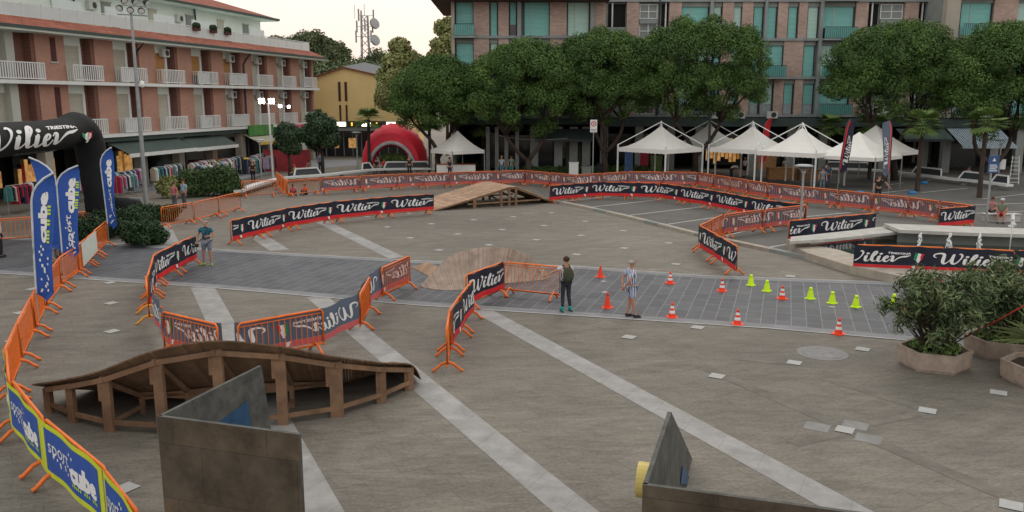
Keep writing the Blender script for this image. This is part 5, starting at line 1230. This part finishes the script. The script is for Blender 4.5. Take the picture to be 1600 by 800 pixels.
# ---------------------------------------------------------------- poles, lamps, signs
def pole_things():
    # tall floodlight pole left
    p = PZ(229, 322); root = thing('floodlight_pole', 'tall grey floodlight pole with a camera in front of the brick block', 'light pole', (p.x, p.y, 0))
    mb = MB(); mb.tube([(0, 0, 0), (0, 0, 4), (0, 0, 11.3)], [.14, .12, .07], steel, 10); mb.build('pole', root)
    mb = MB(); mb.tube([(-.8, 0, 11.1), (1.0, 0, 11.0)], .04, steel, 6); mb.tube([(-.5, 0, 11.6), (.9, 0, 11.5)], .03, steel, 6); mb.build('crossbar', root)
    for k, (x, z) in enumerate([(-.55, 11.45), (.05, 11.35), (.65, 11.3), (-.3, 11.85), (.3, 11.8), (.95, 11.75)]):
        mb = MB(); mb.lathe([(.02, .16), (.14, .1), (.2, -.1), (.17, -.11)], dark, 12); mb.lathe([(.16, -.12), (.0, -.14)], white_m, 12, cap=False); d = mb.build('floodlight', root, True); d.location = (x, -.15, z); d.rotation_euler = (R(-55), 0, .3 * k)
    mb = MB(); mb.lathe([(.02, .25), (.12, .2), (.14, 0), (.1, -.12), (.02, -.15)], white_m, 10); d = mb.build('security_camera', root, True); d.location = (.35, -.1, 7.1); mb = MB(); mb.tube([(0, 0, 7.3), (.3, -.08, 7.35)], .03, steel, 5); mb.build('camera_arm', root)
    p = PZ(427, 277); root = thing('floodlight_pole', 'white pole carrying the lit floodlights', 'light pole', (p.x, p.y, 0)); mb = MB(); mb.tube([(0, 0, 0), (-.1, 0, 6.0)], [.1, .07], white_m, 8); mb.build('pole', root)
    mb = MB(); mb.tube([(-.7, 0, 6.0), (1.7, 0, 5.7)], .04, steel, 6); mb.build('crossbar', root)
    for x, z, s in ((-.62, 6.15, .25), (.18, 6.15, .24), (.85, 5.75, .14), (1.55, 5.7, .11)):
        mb = MB(); mb.b2(-s - .04, s + .04, .0, .14, -s * .8 - .04, s * .8 + .04, dark); mb.b2(-s, s, -.03, 0, -s * .8, s * .8, lampm); d = mb.build('lit_floodlight', root); d.location = (x, 0, z); d.rotation_euler = (R(8), 0, R(-15))
    p = PY(1116, 36, 66.8); root = thing('floodlight_pole', 'dark floodlight cluster above the pine of the first pavilions', 'light pole', (p.x, p.y, 0)); mb = MB(); mb.tube([(0, 0, 0), (0, 0, p.z + .1)], [.12, .06], dark, 8); mb.build('pole', root)
    for k in range(4): mb = MB(); mb.b2(-.16, .16, -.1, .1, -.15, .15, dark); mb.b2(-.11, .11, -.12, -.1, -.1, .1, steel); d = mb.build('floodlight', root); d.location = (-.6 + k * .42, -.1, p.z - .1 + .05 * (k % 2))
    mb = MB(); mb.tube([(-.75, 0, p.z), (.8, 0, p.z)], .03, dark, 5); mb.build('crossbar', root)
    for l, px, py, z in (('grey mushroom lamp standing behind the zigzag barriers', 1249, 372, 3.35), ('grey mushroom lamp on the promenade left of the road sign', 887, 268, 3.3), ('grey mushroom lamp beside the round clipped trees', 559, 270, 3.5), ('grey mushroom lamp right of the blue parking board', 1558, 288, 3.3), ('slim grey lamp post left of the white floodlight pole', 409, 283, 3.2)):
        p = PZ(px, py); root = thing('street_lamp', l, 'street lamp', (p.x, p.y, 0), 0, 'mushroom lamps round the square'); mb = MB(); mb.tube([(0, 0, 0), (0, 0, z - .35)], [.07, .05], steel, 8); mb.build('pole', root)
        mb = MB(); mb.lathe([(.06, z - .38), (.1, z - .36), (.1, z - .25), (.06, z - .25)], steel, 12); 
        for a in range(4): mb.tube([(.08 * math.cos(a * 1.57), .08 * math.sin(a * 1.57), z - .3), (.28 * math.cos(a * 1.57), .28 * math.sin(a * 1.57), z - .06)], .015, steel, 4)
        mb.build('fitting', root); mb = MB(); mb.lathe([(.42, z - .06), (.44, z - .02), (.3, z + .03), (.02, z + .05)], steel, 18); mb.build('shade', root, True)
    # road sign
    p = PZ(926, 281); root = thing('road_sign', 'white road sign with a red ring on a tall pole', 'road sign', (p.x, p.y, 0)); zt = PY(926, 187, p.y).z; mb = MB(); mb.tube([(0, 0, 0), (0, 0, zt)], .04, steel, 6); mb.build('pole', root)
    mb = MB(); mb.b2(-.27, .27, -.07, -.04, zt - .98, zt, white_m); mb.build('plate', root); mb = MB()
    for r0, r1, m in ((.14, .21, red_b), (.0, .07, mat('sign_grey', (.2, .2, .2), .6))):
        k = 20; vv = [(r * math.cos(2 * math.pi * i / k), -.075, zt - .32 + r * math.sin(2 * math.pi * i / k)) for r in (r0, r1) for i in range(k)]; mb.add(vv, [(i, k + i, k + (i + 1) % k, (i + 1) % k) for i in range(k)], m)
    mb.b2(-.2, .2, -.078, -.07, zt - .8, zt - .74, MATS['sign_grey']); mb.b2(-.2, .2, -.078, -.07, zt - .9, zt - .86, MATS['sign_grey']); mb.build('symbol', root)
    p = PZ(1540, 352); root = thing('information_board', 'blue board with white lines on a grey post at right', 'sign', (p.x, p.y, 0)); z1 = PY(1540, 243, p.y).z; z0 = PY(1540, 270, p.y).z; mb = MB(); mb.tube([(0, 0, 0), (0, 0, z1)], .05, steel, 8); mb.build('post', root)
    mb = MB(); mb.b2(-.22, .3, -.09, -.05, z0, z1, mat('board_blue', (.035, .09, .22), .5)); mb.build('board', root); mb = MB(); hh = z1 - z0
    mb.add([(.04 + x, -.095, z1 - .12 * hh - y) for x, y in ((0, 0), (-.09, .2 * hh), (.09, .2 * hh))], [(0, 1, 2)], white_b)
    for k in range(4): mb.b2(-.16, .24 - .05 * (k % 2), -.097, -.092, z0 + .1 * hh + k * .11 * hh, z0 + .15 * hh + k * .11 * hh, white_b)
    mb.build('marks', root)
    p = PZ(1560, 287); root = thing('notice_board', 'small white notice on the lamp at right', 'sign', (p.x + .1, p.y - .15, 1.1)); mb = MB(); mb.b2(-.2, .2, -.02, .02, 0, .75, white_m); mb.build('plate', root)
    # ladder
    p = PZ(1586, 288); root = thing('step_ladder', 'white step ladder leaning by the striped awning', 'ladder', (p.x, p.y, 0)); mb = MB()
    for s in (-.3, .3): mb.beam((s * 1.2 - .1, 0, 0), (s * .8 + .15, .5, 2.1), .05, .03, white_m)
    mb.build('rails', root); mb = MB()
    for k in range(7): t = (k + .5) / 7; mb.beam((-.36 + .25 * t - .1, .5 * t, 2.1 * t), (.36 + .1 * t - .1, .5 * t, 2.1 * t), .08, .03, white_m)
    mb.build('rungs', root)
    mb = MB(); a = PY(722, 210, 70); b = PY(888, 217, p.y + 12); a = PY(760, 207, 71); b = PY(887, 216, 68.5); mb.tube([a.lerp(b, t / 10) - Vector((0, 0, .35 * math.sin(math.pi * t / 10))) for t in range(11)], .02, steel, 4); tag(mb.build('hanging_cable'), 'thin cable slung across the promenade to the mushroom lamp', 'cable')
pole_things()
for l, px, py in (('blue weight at the front pole of the gazebo', 1344, 303), ('blue weight at the right pole of the gazebo', 1425, 303), ('blue weight on the far side of the palm right of the gazebo', 1443, 287)):
    p = PZ(px, py); mb = MB(); mb.lathe([(.28, 0), (.28, .12), (.2, .2), (.06, .22)], mat('blue_plastic', (.03, .18, .42), .5), 12, (0, .0, 0)); tag(mb.build('tent_weight', None, True, (p.x, p.y, 0)), l, 'weight', 'blue tent weights')

# ---------------------------------------------------------------- clothes racks
gcols = [mat('cloth_' + n, c, .85, .2, 3) for n, c in [('white', (.6, .6, .6)), ('grey', (.2, .22, .24)), ('navy', (.03, .04, .08)), ('black', (.015, .015, .02)), ('crimson', (.4, .02, .06)), ('pale_blue', (.4, .5, .6)), ('beige', (.45, .38, .3)), ('teal', (.05, .2, .2)), ('lilac', (.35, .3, .42))]]
ri = 0
def rack(px, py, rz, n, label, w=1.7):
    global ri
    ri += 1; p = px; rg = random.Random(ri); root = thing('clothes_rack', label, 'clothes rack', (p.x, p.y, 0), rz, 'clothes racks before the shops')
    mb = MB(); mb.tube([(-w / 2, 0, 0), (-w / 2, 0, 1.6), (w / 2, 0, 1.6), (w / 2, 0, 0)], .02, steel, 5)
    for s in (-1, 1): mb.tube([(s * w / 2, -.3, .03), (s * w / 2, .3, .03)], .02, steel, 5)
    mb.build('frame', root)
    for k in range(n):
        x = -w / 2 + .1 + (w - .2) * k / (n - 1); L = rg.uniform(.6, 1.05); m = rg.choice(gcols); s = .24; mb = MB()
        v = [(x - .04, -s * .3, 1.56), (x + .04, -s * .3, 1.56), (x + .05, -s, 1.45), (x - .05, -s, 1.45), (x + .06, -s * 1.1, 1.5 - L), (x - .06, -s * 1.1, 1.5 - L), (x + .06, s * 1.1, 1.5 - L), (x - .06, s * 1.1, 1.5 - L), (x + .05, s, 1.45), (x - .05, s, 1.45), (x + .04, s * .3, 1.56), (x - .04, s * .3, 1.56)]
        mb.add(v, [(1, 2, 4, 6, 8, 10), (11, 9, 7, 5, 3, 0), (0, 3, 2, 1), (3, 5, 4, 2), (5, 7, 6, 4), (7, 9, 8, 6), (9, 11, 10, 8), (11, 0, 1, 10)], m); mb.build('garment', root)
def facade_pt(t, out):
    return Vector((-20.9 - .225 * t * 1.1 + .974 * out, 90.2 - .974 * t * 1.1 - .225 * out, 0))
RK = [(10.5 + 1.95 * k, 2.6 + .5 * (k % 2)) for k in range(18)] + [(17, 4.8), (20, 5.2), (23, 4.6), (26, 5.0), (33.5, 4.8), (36, 5.0)]
wherel = ['%s from the cafe end in the row close to the shops' % ORD[k] for k in range(18)] + ['%s from the cafe end in the outer row' % ORD[k] for k in range(6)]
for (t, out), wl in zip(RK, wherel): rack(facade_pt(t, out), 0, BA + R(random.uniform(-12, 12)), 10, 'rack of hanging clothes, ' + wl)

# ---------------------------------------------------------------- people
def skin_mesh(name, V, E, Rd, m, parent, root=0, sub=1):
    me = bpy.data.meshes.new(name); me.from_pydata([tuple(v) for v in V], E, []); o = bpy.data.objects.new(name, me); COL.objects.link(o)
    sk = o.modifiers.new('s', 'SKIN'); sk.use_smooth_shade = True; sk.branch_smoothing = .5
    for i, d in enumerate(me.skin_vertices[0].data):
        r = Rd[i]; d.radius = r if isinstance(r, tuple) else (r, r); d.use_root = (i == root)
    ss = o.modifiers.new('u', 'SUBSURF'); ss.levels = sub; ss.render_levels = sub
    dg = bpy.context.evaluated_depsgraph_get(); dg.update(); m2 = bpy.data.meshes.new_from_object(o.evaluated_get(dg)); bpy.data.objects.remove(o)
    m2.name = name; m2.materials.clear(); m2.materials.append(m)
    m2.polygons.foreach_set('use_smooth', [True] * len(m2.polygons)); n = bpy.data.objects.new(name, m2); COL.objects.link(n); n.parent = parent; return n
def cm(c): return mat('cloth_%d_%d_%d' % tuple(int(v * 255) for v in c), c, .85, .15, 6)
hairs = {'brown': (.06, .03, .02), 'black': (.015, .012, .01), 'grey': (.3, .3, .29), 'blond': (.35, .22, .1)}
BASE = dict(pel=(0, 0, .96), wai=(0, 0, 1.12), che=(0, 0, 1.33), nek=(0, 0, 1.48), hd0=(0, .01, 1.56), hd1=(0, .02, 1.66),
            shl=(-.18, 0, 1.42), shr=(.18, 0, 1.42), ell=(-.24, -.02, 1.15), elr=(.24, -.02, 1.15), wrl=(-.25, .06, .92), wrr=(.25, .06, .92),
            hil=(-.09, 0, .90), hir=(.09, 0, .90), knl=(-.10, .02, .50), knr=(.10, .02, .50), anl=(-.11, 0, .09), anr=(.11, 0, .09), tol=(-.12, .15, .03), tor=(.12, .15, .03))
SIT = dict(pel=(0, 0, .52), wai=(0, .02, .68), che=(0, .05, .88), nek=(0, .08, 1.02), hd0=(0, .1, 1.1), hd1=(0, .12, 1.19), shl=(-.18, .05, .97), shr=(.18, .05, .97), ell=(-.24, .12, .72), elr=(.24, .12, .72), wrl=(-.14, .36, .62), wrr=(.14, .36, .62),
           hil=(-.09, .02, .50), hir=(.09, .02, .50), knl=(-.14, .43, .50), knr=(.14, .43, .50), anl=(-.13, .45, .09), anr=(.13, .45, .09), tol=(-.13, .6, .03), tor=(.13, .6, .03))
GSIT = dict(SIT, **{k: (v[0], v[1], v[2] - .40) for k, v in SIT.items()}); GSIT.update(knl=(-.22, .35, .42), knr=(.22, .35, .42), anl=(-.12, .55, .08), anr=(.12, .55, .08), tol=(-.14, .7, .03), tor=(.14, .7, .03))
BEND = dict(BASE, wai=(0, .08, 1.08), che=(0, .32, 1.16), nek=(0, .48, 1.14), hd0=(0, .56, 1.12), hd1=(0, .65, 1.08), shl=(-.18, .42, 1.12), shr=(.18, .42, 1.12), ell=(-.2, .5, .85), elr=(.2, .5, .85), wrl=(-.15, .6, .62), wrr=(.15, .6, .62))
def person(label, px, py, rz, h, top, bottom, hair='brown', pose=None, ov=None, shorts=False, sleeve=.5, shoes=(.03, .03, .03), bald=False, skirt=False, z=0, cap=None, stripes=None, fat=1.0, long_hair=False, loc=None):
    p = loc or PZ(px, py, z); root = thing('person', label, 'person', (p.x, p.y, z), rz); J = {k: Vector(v) for k, v in {**BASE, **(pose or {}), **(ov or {})}.items()}; s = h / 1.76
    J = {k: v * s for k, v in J.items()}; names = list(J); ix = {k: i for i, k in enumerate(names)}
    def hand(w, e): d = (J[w] - J[e]).normalized(); return J[w] + d * .09 * s
    V = [J[k] for k in names] + [hand('wrl', 'ell'), hand('wrr', 'elr')]; hl, hr = len(V) - 2, len(V) - 1
    Rr = dict(pel=.125, wai=.11, che=.13, nek=.055, hd0=.075, hd1=.10, shl=.06, shr=.06, ell=.042, elr=.042, wrl=.028, wrr=.028, hil=.09, hir=.09, knl=.058, knr=.058, anl=.038, anr=.038, tol=.035, tor=.035)
    RD = [Rr[k] * s * (fat if k in ('pel', 'wai', 'che') else 1) for k in names] + [.04 * s, .04 * s]; RD[ix['hd1']] = (.088 * s, .108 * s)
    E = [(ix[a], ix[b]) for a, b in [('pel', 'wai'), ('wai', 'che'), ('che', 'nek'), ('nek', 'hd0'), ('hd0', 'hd1'), ('che', 'shl'), ('che', 'shr'), ('shl', 'ell'), ('shr', 'elr'), ('ell', 'wrl'), ('elr', 'wrr'), ('pel', 'hil'), ('pel', 'hir'), ('hil', 'knl'), ('hir', 'knr'), ('knl', 'anl'), ('knr', 'anr'), ('anl', 'tol'), ('anr', 'tor')]] + [(ix['wrl'], hl), (ix['wrr'], hr)]
    body = skin_mesh('body', V, E, RD, skin_m, root, 0, 2)
    # shirt
    def arm(sh, el, wr):
        a, b, c = J[sh], J[el], J[wr]; return a.lerp(b, min(1, sleeve * 1.3)) if sleeve < .77 else b.lerp(c, (sleeve - .77) / .23 * .9)
    SV = [J['pel'] + Vector((0, 0, -.02 * s)), J['wai'], J['che'], J['nek'] - Vector((0, 0, .03 * s)), J['shl'], J['shr']]; SR = [(.15 * s * fat, .13 * s * fat), (.145 * s * fat, .125 * s * fat), (.16 * s, .13 * s), .075 * s, .075 * s, .075 * s]
    if sleeve > .1:
        for q, (sh, el, wr) in enumerate((('shl', 'ell', 'wrl'), ('shr', 'elr', 'wrr'))):
            if sleeve >= .77: SV += [J[el]]; SR += [.058 * s]; SV += [arm(sh, el, wr)]; SR += [.045 * s]
            else: SV += [arm(sh, el, wr)]; SR += [.066 * s]
    SE = [(0, 1), (1, 2), (2, 3), (2, 4), (2, 5)]; k = 6
    if sleeve > .1:
        for q in (4, 5):
            if sleeve >= .77: SE += [(q, k), (k, k + 1)]; k += 2
            else: SE += [(q, k)]; k += 1
    tmat = stripes or cm(top); skin_mesh('shirt', SV, SE, SR, tmat, root, 0, 2)
    # trousers
    t = .8 if shorts else 1; e1 = J['hil'].lerp(J['knl'], .85) if shorts else J['knl']; e2 = J['hir'].lerp(J['knr'], .85) if shorts else J['knr']
    LV = [J['pel'] + Vector((0, 0, .03 * s)), J['hil'], J['hir'], e1, e2]; LR = [(.135 * s * fat, .12 * s * fat), .105 * s, .105 * s, .085 * s if shorts else .07 * s, .085 * s if shorts else .07 * s]; LE = [(0, 1), (0, 2), (1, 3), (2, 4)]
    if not shorts: LV += [J['anl'], J['anr']]; LR += [.055 * s] * 2; LE += [(3, 5), (4, 6)]
    skin_mesh('shorts' if shorts else 'trousers', LV, LE, LR, (stripes if stripes else cm(bottom)), root, 0, 2)
    for a, b in (('anl', 'tol'), ('anr', 'tor')):
        mb = MB(); mb.tube([J[a] + (J[a] - J[b]) * .35 - Vector((0, 0, .03 * s)), J[a] - Vector((0, 0, .03 * s)), J[a].lerp(J[b], .6), J[b] + (J[b] - J[a]) * .15], [.04 * s, .052 * s, .048 * s, .03 * s], cm(shoes), 8); mb.build('shoe', root, True)
    hd = J['hd1']; up = (J['hd1'] - J['hd0']).normalized(); mb = MB()
    if cap: mb.ell(hd + up * .035 * s, (.112 * s, .122 * s, .085 * s), cm(cap), 12, 8); mb.ell(hd + Vector((0, .1 * s, .03 * s)), (.07 * s, .07 * s, .015 * s), cm(cap), 10, 4); mb.build('cap', root, True)
    elif bald: mb.ell(hd + Vector((0, -.035 * s, -.01 * s)), (.103 * s, .088 * s, .06 * s), mat('hair_grey', hairs['grey'], .9), 12, 8); mb.build('hair', root, True)
    else:
        hm = mat('hair_' + hair, hairs[hair], .85); mb.ell(hd + up * .03 * s + Vector((0, -.025 * s, 0)), (.108 * s, .118 * s, .1 * s), hm, 12, 8)
        if long_hair: mb.ell(hd + Vector((0, -.07 * s, -.12 * s)), (.09 * s, .055 * s, .14 * s), hm, 10, 7)
        mb.build('hair', root, True)
    mb = MB(); f = hd + Vector((0, .1 * s, 0)); mb.ell(f + Vector((0, .012 * s, -.01 * s)), (.014 * s, .022 * s, .026 * s), skin_m, 8, 6)
    for sx in (-1, 1): mb.ell(hd + Vector((sx * .1 * s, 0, -.005 * s)), (.016 * s, .03 * s, .04 * s), skin_m, 8, 6); mb.ell(f + Vector((sx * .036 * s, -.006 * s, .022 * s)), (.014 * s, .01 * s, .008 * s), dark, 8, 4)
    mb.ell(f + Vector((0, -.002 * s, -.055 * s)), (.03 * s, .012 * s, .008 * s), mat('lips', (.3, .1, .08), .6), 8, 4)
    mb.build('face', root, True)
    mb = MB()  # fingers
    for w, e, sg in (('wrl', 'ell', -1), ('wrr', 'elr', 1)):
        d = (J[w] - J[e]).normalized(); sd = d.cross(Vector((1, 0, 0))); sd = sd.normalized() if sd.length > .1 else Vector((0, 1, 0)); c = J[w] + d * .09 * s; inn = d.cross(sd)
        for q in range(4): a = c + sd * ((q - 1.5) * .019 * s); L = (.07, .08, .075, .06)[q] * s; mb.tube([a, a + d * L * .6, a + d * L + inn * .02 * s * sg], [.0095 * s, .0085 * s, .007 * s], skin_m, 5)
        a = J[w] + d * .05 * s + sd * .03 * s; mb.tube([a, a + sd * .03 * s + d * .03 * s, a + sd * .035 * s + d * .06 * s], [.011 * s, .01 * s, .008 * s], skin_m, 5)
    mb.build('fingers', root, True)
    return root, J, s
sm_ = None
def stripemat():
    m = bpy.data.materials.new('striped_cloth'); m.use_nodes = True; n = m.node_tree; b = n.nodes['Principled BSDF']; b.inputs['Roughness'].default_value = .85
    tc = n.nodes.new('ShaderNodeTexCoord'); w = n.nodes.new('ShaderNodeTexWave'); w.wave_type = 'BANDS'; w.bands_direction = 'X'; w.inputs['Scale'].default_value = 5.2; w.inputs['Distortion'].default_value = .3; n.links.new(tc.outputs['Object'], w.inputs[0])
    mp = n.nodes.new('ShaderNodeMapping'); mp.inputs['Rotation'].default_value = (0, 0, R(-55)); n.links.new(tc.outputs['Object'], mp.inputs[0]); n.links.new(mp.outputs[0], w.inputs[0])
    c = n.nodes.new('ShaderNodeValToRGB'); c.color_ramp.interpolation = 'CONSTANT'; c.color_ramp.elements[0].color = (.05, .12, .34, 1); c.color_ramp.elements[1].color = (.6, .63, .68, 1); c.color_ramp.elements[1].position = .42
    n.links.new(w.outputs[0], c.inputs[0]); n.links.new(c.outputs[0], b.inputs['Base Color']); return m
# man in stripes: facing right and away, hands behind his back
person('bald grey haired man in blue and white striped shirt and shorts by the orange cones', 985, 496, R(-75), 1.76, (.5, .5, .5), (.5, .5, .5), bald=True, shorts=True, stripes=stripemat(), sleeve=.55, fat=1.22,
       ov=dict(ell=(-.26, -.16, 1.16), elr=(.26, -.16, 1.16), wrl=(-.08, -.24, .95), wrr=(.06, -.22, .93), anl=(-.1, -.06, .09), tol=(-.11, .09, .03), anr=(.1, .1, .09), tor=(.12, .25, .03)))
# woman skater with backpack
rt, J, s = person('young woman with a green backpack and teal roller skates leaning on the barrier', 884, 484, R(18), 1.62, (.55, .56, .6), (.03, .035, .05), hair='brown', sleeve=.4, shoes=(.02, .35, .32), z=.07,
       ov=dict(ell=(-.36, .14, 1.27), wrl=(-.55, .3, 1.13), knl=(-.1, .04, .5), anl=(-.12, -.02, .09), tol=(-.14, .13, .03), elr=(.25, .0, 1.15), wrr=(.2, .2, 1.02), anr=(.16, .02, .09), tor=(.2, .17, .03)))
mb = MB(); mb.ell((0, -.2 * s, 1.2 * s), (.19 * s, .13 * s, .26 * s), cm((.05, .06, .035)), 14, 10); mb.ell((0, -.3 * s, 1.1 * s), (.12 * s, .06 * s, .12 * s), cm((.04, .05, .03)), 10, 8)
for x in (-.1, .1): mb.tube([(x * s, -.14 * s, 1.4 * s), (x * s, .02, 1.49 * s), (x * 1.2 * s, .15 * s, 1.36 * s), (x * 1.2 * s, .1 * s, 1.1 * s), (x * 1.3 * s, -.12 * s, 1.0 * s)], .02, cm((.04, .05, .03)), 6)
o = mb.build('backpack', rt, True)
mb = MB(); mb.ell((0, -.09 * s, 1.73 * s), (.045, .05, .045), MATS['hair_brown'], 8, 6); mb.build('hair_bun', rt, True)
for x in (-.13, .18):
    mb = MB()
    for k in range(4): mb.tube([(x * s - .012, -.08 + k * .075, -.035), (x * s + .012, -.08 + k * .075, -.035)], .035, dark, 10)
    mb.b2(x * s - .02, x * s + .02, -.1, .18, -.02, .02, MATS['cloth_5_89_81']) if 'cloth_5_89_81' in MATS else None
    mb.build('skate_wheels', rt)
# photographer
rt, J, s = person('photographer in teal shirt and grey shorts holding a camera beside the banner', 325, 415, R(172), 1.80, (.02, .11, .16), (.17, .2, .27), bald=True, shorts=True, sleeve=.45, fat=1.2, shoes=(.25, .35, .05),
       ov=dict(ell=(-.32, -.02, 1.14), wrl=(-.2, .2, 1.16), elr=(.34, -.03, 1.15), wrr=(.34, .1, .9), anl=(-.16, 0, .09), tol=(-.24, .13, .03), anr=(.16, 0, .09), tor=(.24, .13, .03), knl=(-.13, .02, .5), knr=(.13, .02, .5)))
c = J['wrr']; mb = MB(); mb.b2(c.x - .07, c.x + .07, c.y - .02, c.y + .09, c.z - .18, c.z - .06, dark); mb.tube([(c.x, c.y + .08, c.z - .12), (c.x, c.y + .24, c.z - .14)], .045, dark, 10); mb.build('camera_body', None)
o = bpy.data.objects['camera_body']; o.parent = None; o.name = 'photo_camera'; o.location = rt.location; o.rotation_euler = rt.rotation_euler; tag(o, 'black camera held by the photographer', 'camera')
mb = MB(); mb.tube([(-.1, .02, 1.5), (-.08, .15, 1.35), (.05, .17, 1.1), (.28, .08, .95)], .018, dark, 6); mb.build('camera_strap', rt)
PE = [
 ('spectator in white shirt at the left edge of the photo', 2, 402, -1.2, 1.78, (.45, .5, .55), (.02, .02, .03), 'brown', BASE, 0, {}),
 ('seated spectator with fair hair in teal behind the blue flags', 70, 432, -1.5, 1.7, (.04, .12, .14), (.1, .1, .12), 'blond', SIT, 0, {}),
 ('seated spectator in black behind the nearest blue flag', 76, 402, -1.5, 1.7, (.02, .02, .03), (.3, .16, .12), 'brown', SIT, 0, {}),
 ('spectator in light blue shirt behind the bare barriers', 289, 325, 2.6, 1.7, (.22, .45, .62), (.1, .1, .12), 'brown', BASE, 0, {}),
 ('spectator in red and white striped top beside the one in light blue', 274, 329, 2.8, 1.65, (.42, .12, .14), (.1, .1, .12), 'brown', BASE, 0, {}),
 ('woman in black walking past the cafe', 396, 285, .6, 1.68, (.02, .02, .02), (.015, .015, .02), 'blond', BASE, 0, {}),
 ('man in white shirt standing under the round clipped tree', 434, 268, .4, 1.75, (.5, .53, .58), (.03, .03, .05), 'brown', BASE, 0, {}),
 ('spectator in lime shirt and red cap behind the back row', 463, 281, 2.2, 1.72, (.45, .62, .08), (.06, .06, .08), 'brown', SIT, .0, dict(cap=(.5, .03, .06))),
 ('child in pink sitting on the ground by the back row', 457, 305, -2.6, 1.45, (.5, .06, .14), (.03, .03, .04), 'brown', GSIT, 0, {}),
 ('child in bright orange sitting on the ground by the back row', 478, 304, 2.8, 1.4, (.9, .1, .02), (.04, .04, .05), 'brown', GSIT, 0, {}),
 ('woman in white sitting on the bench below the round clipped trees', 484, 272, 2.8, 1.65, (.35, .2, .2), (.45, .45, .45), 'brown', SIT, 0, {}),
 ('man in blue shirt standing behind the curved bench', 501, 270, 2.8, 1.75, (.08, .2, .4), (.03, .04, .08), 'brown', BASE, 0, {}),
 ('person in black sitting on the bench at the palm before the dome', 589, 270, 3.0, 1.72, (.02, .02, .03), (.2, .14, .12), 'brown', SIT, 0, {}),
 ('person in red shirt sitting on the bench before the dome', 601, 270, 3.1, 1.7, (.5, .03, .04), (.04, .04, .05), 'brown', SIT, 0, {}),
 ('bald man in black standing before the red dome', 640, 276, 3.1, 1.8, (.03, .025, .03), (.03, .03, .04), 'brown', BASE, 0, dict(bald=True)),
 ('woman in dark vest standing at the counter of the small gazebo', 703, 278, 2.8, 1.66, (.03, .03, .04), (.03, .03, .04), 'black', BASE, 0, dict(sleeve=.0)),
 ('woman in pale blue top sitting behind the back row', 784, 275, 3.0, 1.68, (.35, .5, .55), (.1, .25, .35), 'blond', BASE, 0, {}),
 ('woman in green top with a white bag beside the one in pale blue', 799, 275, 3.2, 1.7, (.14, .25, .2), (.05, .25, .25), 'brown', BASE, 0, {}),
 ('distant person in grey shirt walking under the arcade', 878, 268, 0, 1.72, (.35, .36, .38), (.1, .1, .14), 'brown', BASE, 0, {}),
 ('worker in white shirt bending over beside the third pavilion', 1142, 281, -1.2, 1.7, (.6, .6, .6), (.02, .02, .03), 'brown', BEND, 0, {}),
 ('worker in white shirt standing with black shorts under the second pavilion', 1163, 277, 0.5, 1.65, (.62, .6, .58), (.02, .02, .02), 'blond', BASE, 0, dict(shorts=True)),
 ('person in grey by the counters under the fourth pavilion', 1226, 279, 0, 1.72, (.3, .32, .34), (.2, .2, .2), 'grey', BASE, 0, {}),
 ('woman in grey dress behind the back row left of the feather flag', 1284, 300, 2.9, 1.72, (.14, .2, .24), (.12, .17, .2), 'brown', BASE, 0, dict(long_hair=True)),
 ('person in blue shirt half hidden behind the woman in grey', 1292, 292, 2.7, 1.7, (.04, .14, .35), (.06, .06, .1), 'brown', BASE, 0, {}),
 ('man in black polo shirt walking behind the back row below the flag', 1371, 318, 2.8, 1.78, (.015, .015, .02), (.02, .02, .03), 'brown', BASE, 0, dict(ov2=dict(ell=(-.4, .02, 1.25), wrl=(-.6, .1, 1.02)))),
 ('person in pale trousers sitting on the right ribbon bench', 1512, 286, 2.6, 1.72, (.25, .25, .27), (.4, .42, .4), 'brown', SIT, 0, {}),
 ('large man in green shirt and red shorts sitting on the wall behind the fountain', 1563, 348, 2.6, 1.75, (.16, .2, .15), (.5, .03, .04), 'grey', SIT, 0, dict(shorts=True, cap=(.5, .55, .55), fat=1.35)),
 ('person in pink behind the large man in green', 1549, 343, 2.3, 1.65, (.4, .2, .2), (.03, .03, .04), 'brown', SIT, 0, {}),
]
for l, px, py, rz, h, tp, bt_, hr_, po, zz, kw in PE:
    kw = dict(kw); ov2 = kw.pop('ov2', None); person(l, px, py, rz, h, tp, bt_, hr_, pose=po, ov=ov2, z=0, **kw)
# low wall and stools carrying the seated people
def seat_block(label, px, py, w=.5, d=.4, h=.42, m=greyw): boxthing('stone_block', label, 'stone block', px, py, w, d, h, m, 0)
seat_block('low pale block under the large man in green', 1563, 346, 1.8, .45, .42, conc)
seat_block('low block under the seated spectators behind the blue flags', 72, 432, .6, .45, .42)
seat_block('low block under the seated spectator in black', 78, 402, .6, .45, .42)
seat_block('low block under the spectator in the lime shirt', 463, 280, .6, .4, .42)
for o_ in bpy.data.objects:
    if 'label' in o_ and not 4 <= len(o_['label'].split()) <= 16: print('LABEL', o_.name, o_['label'])
print('objects', len(bpy.data.objects))
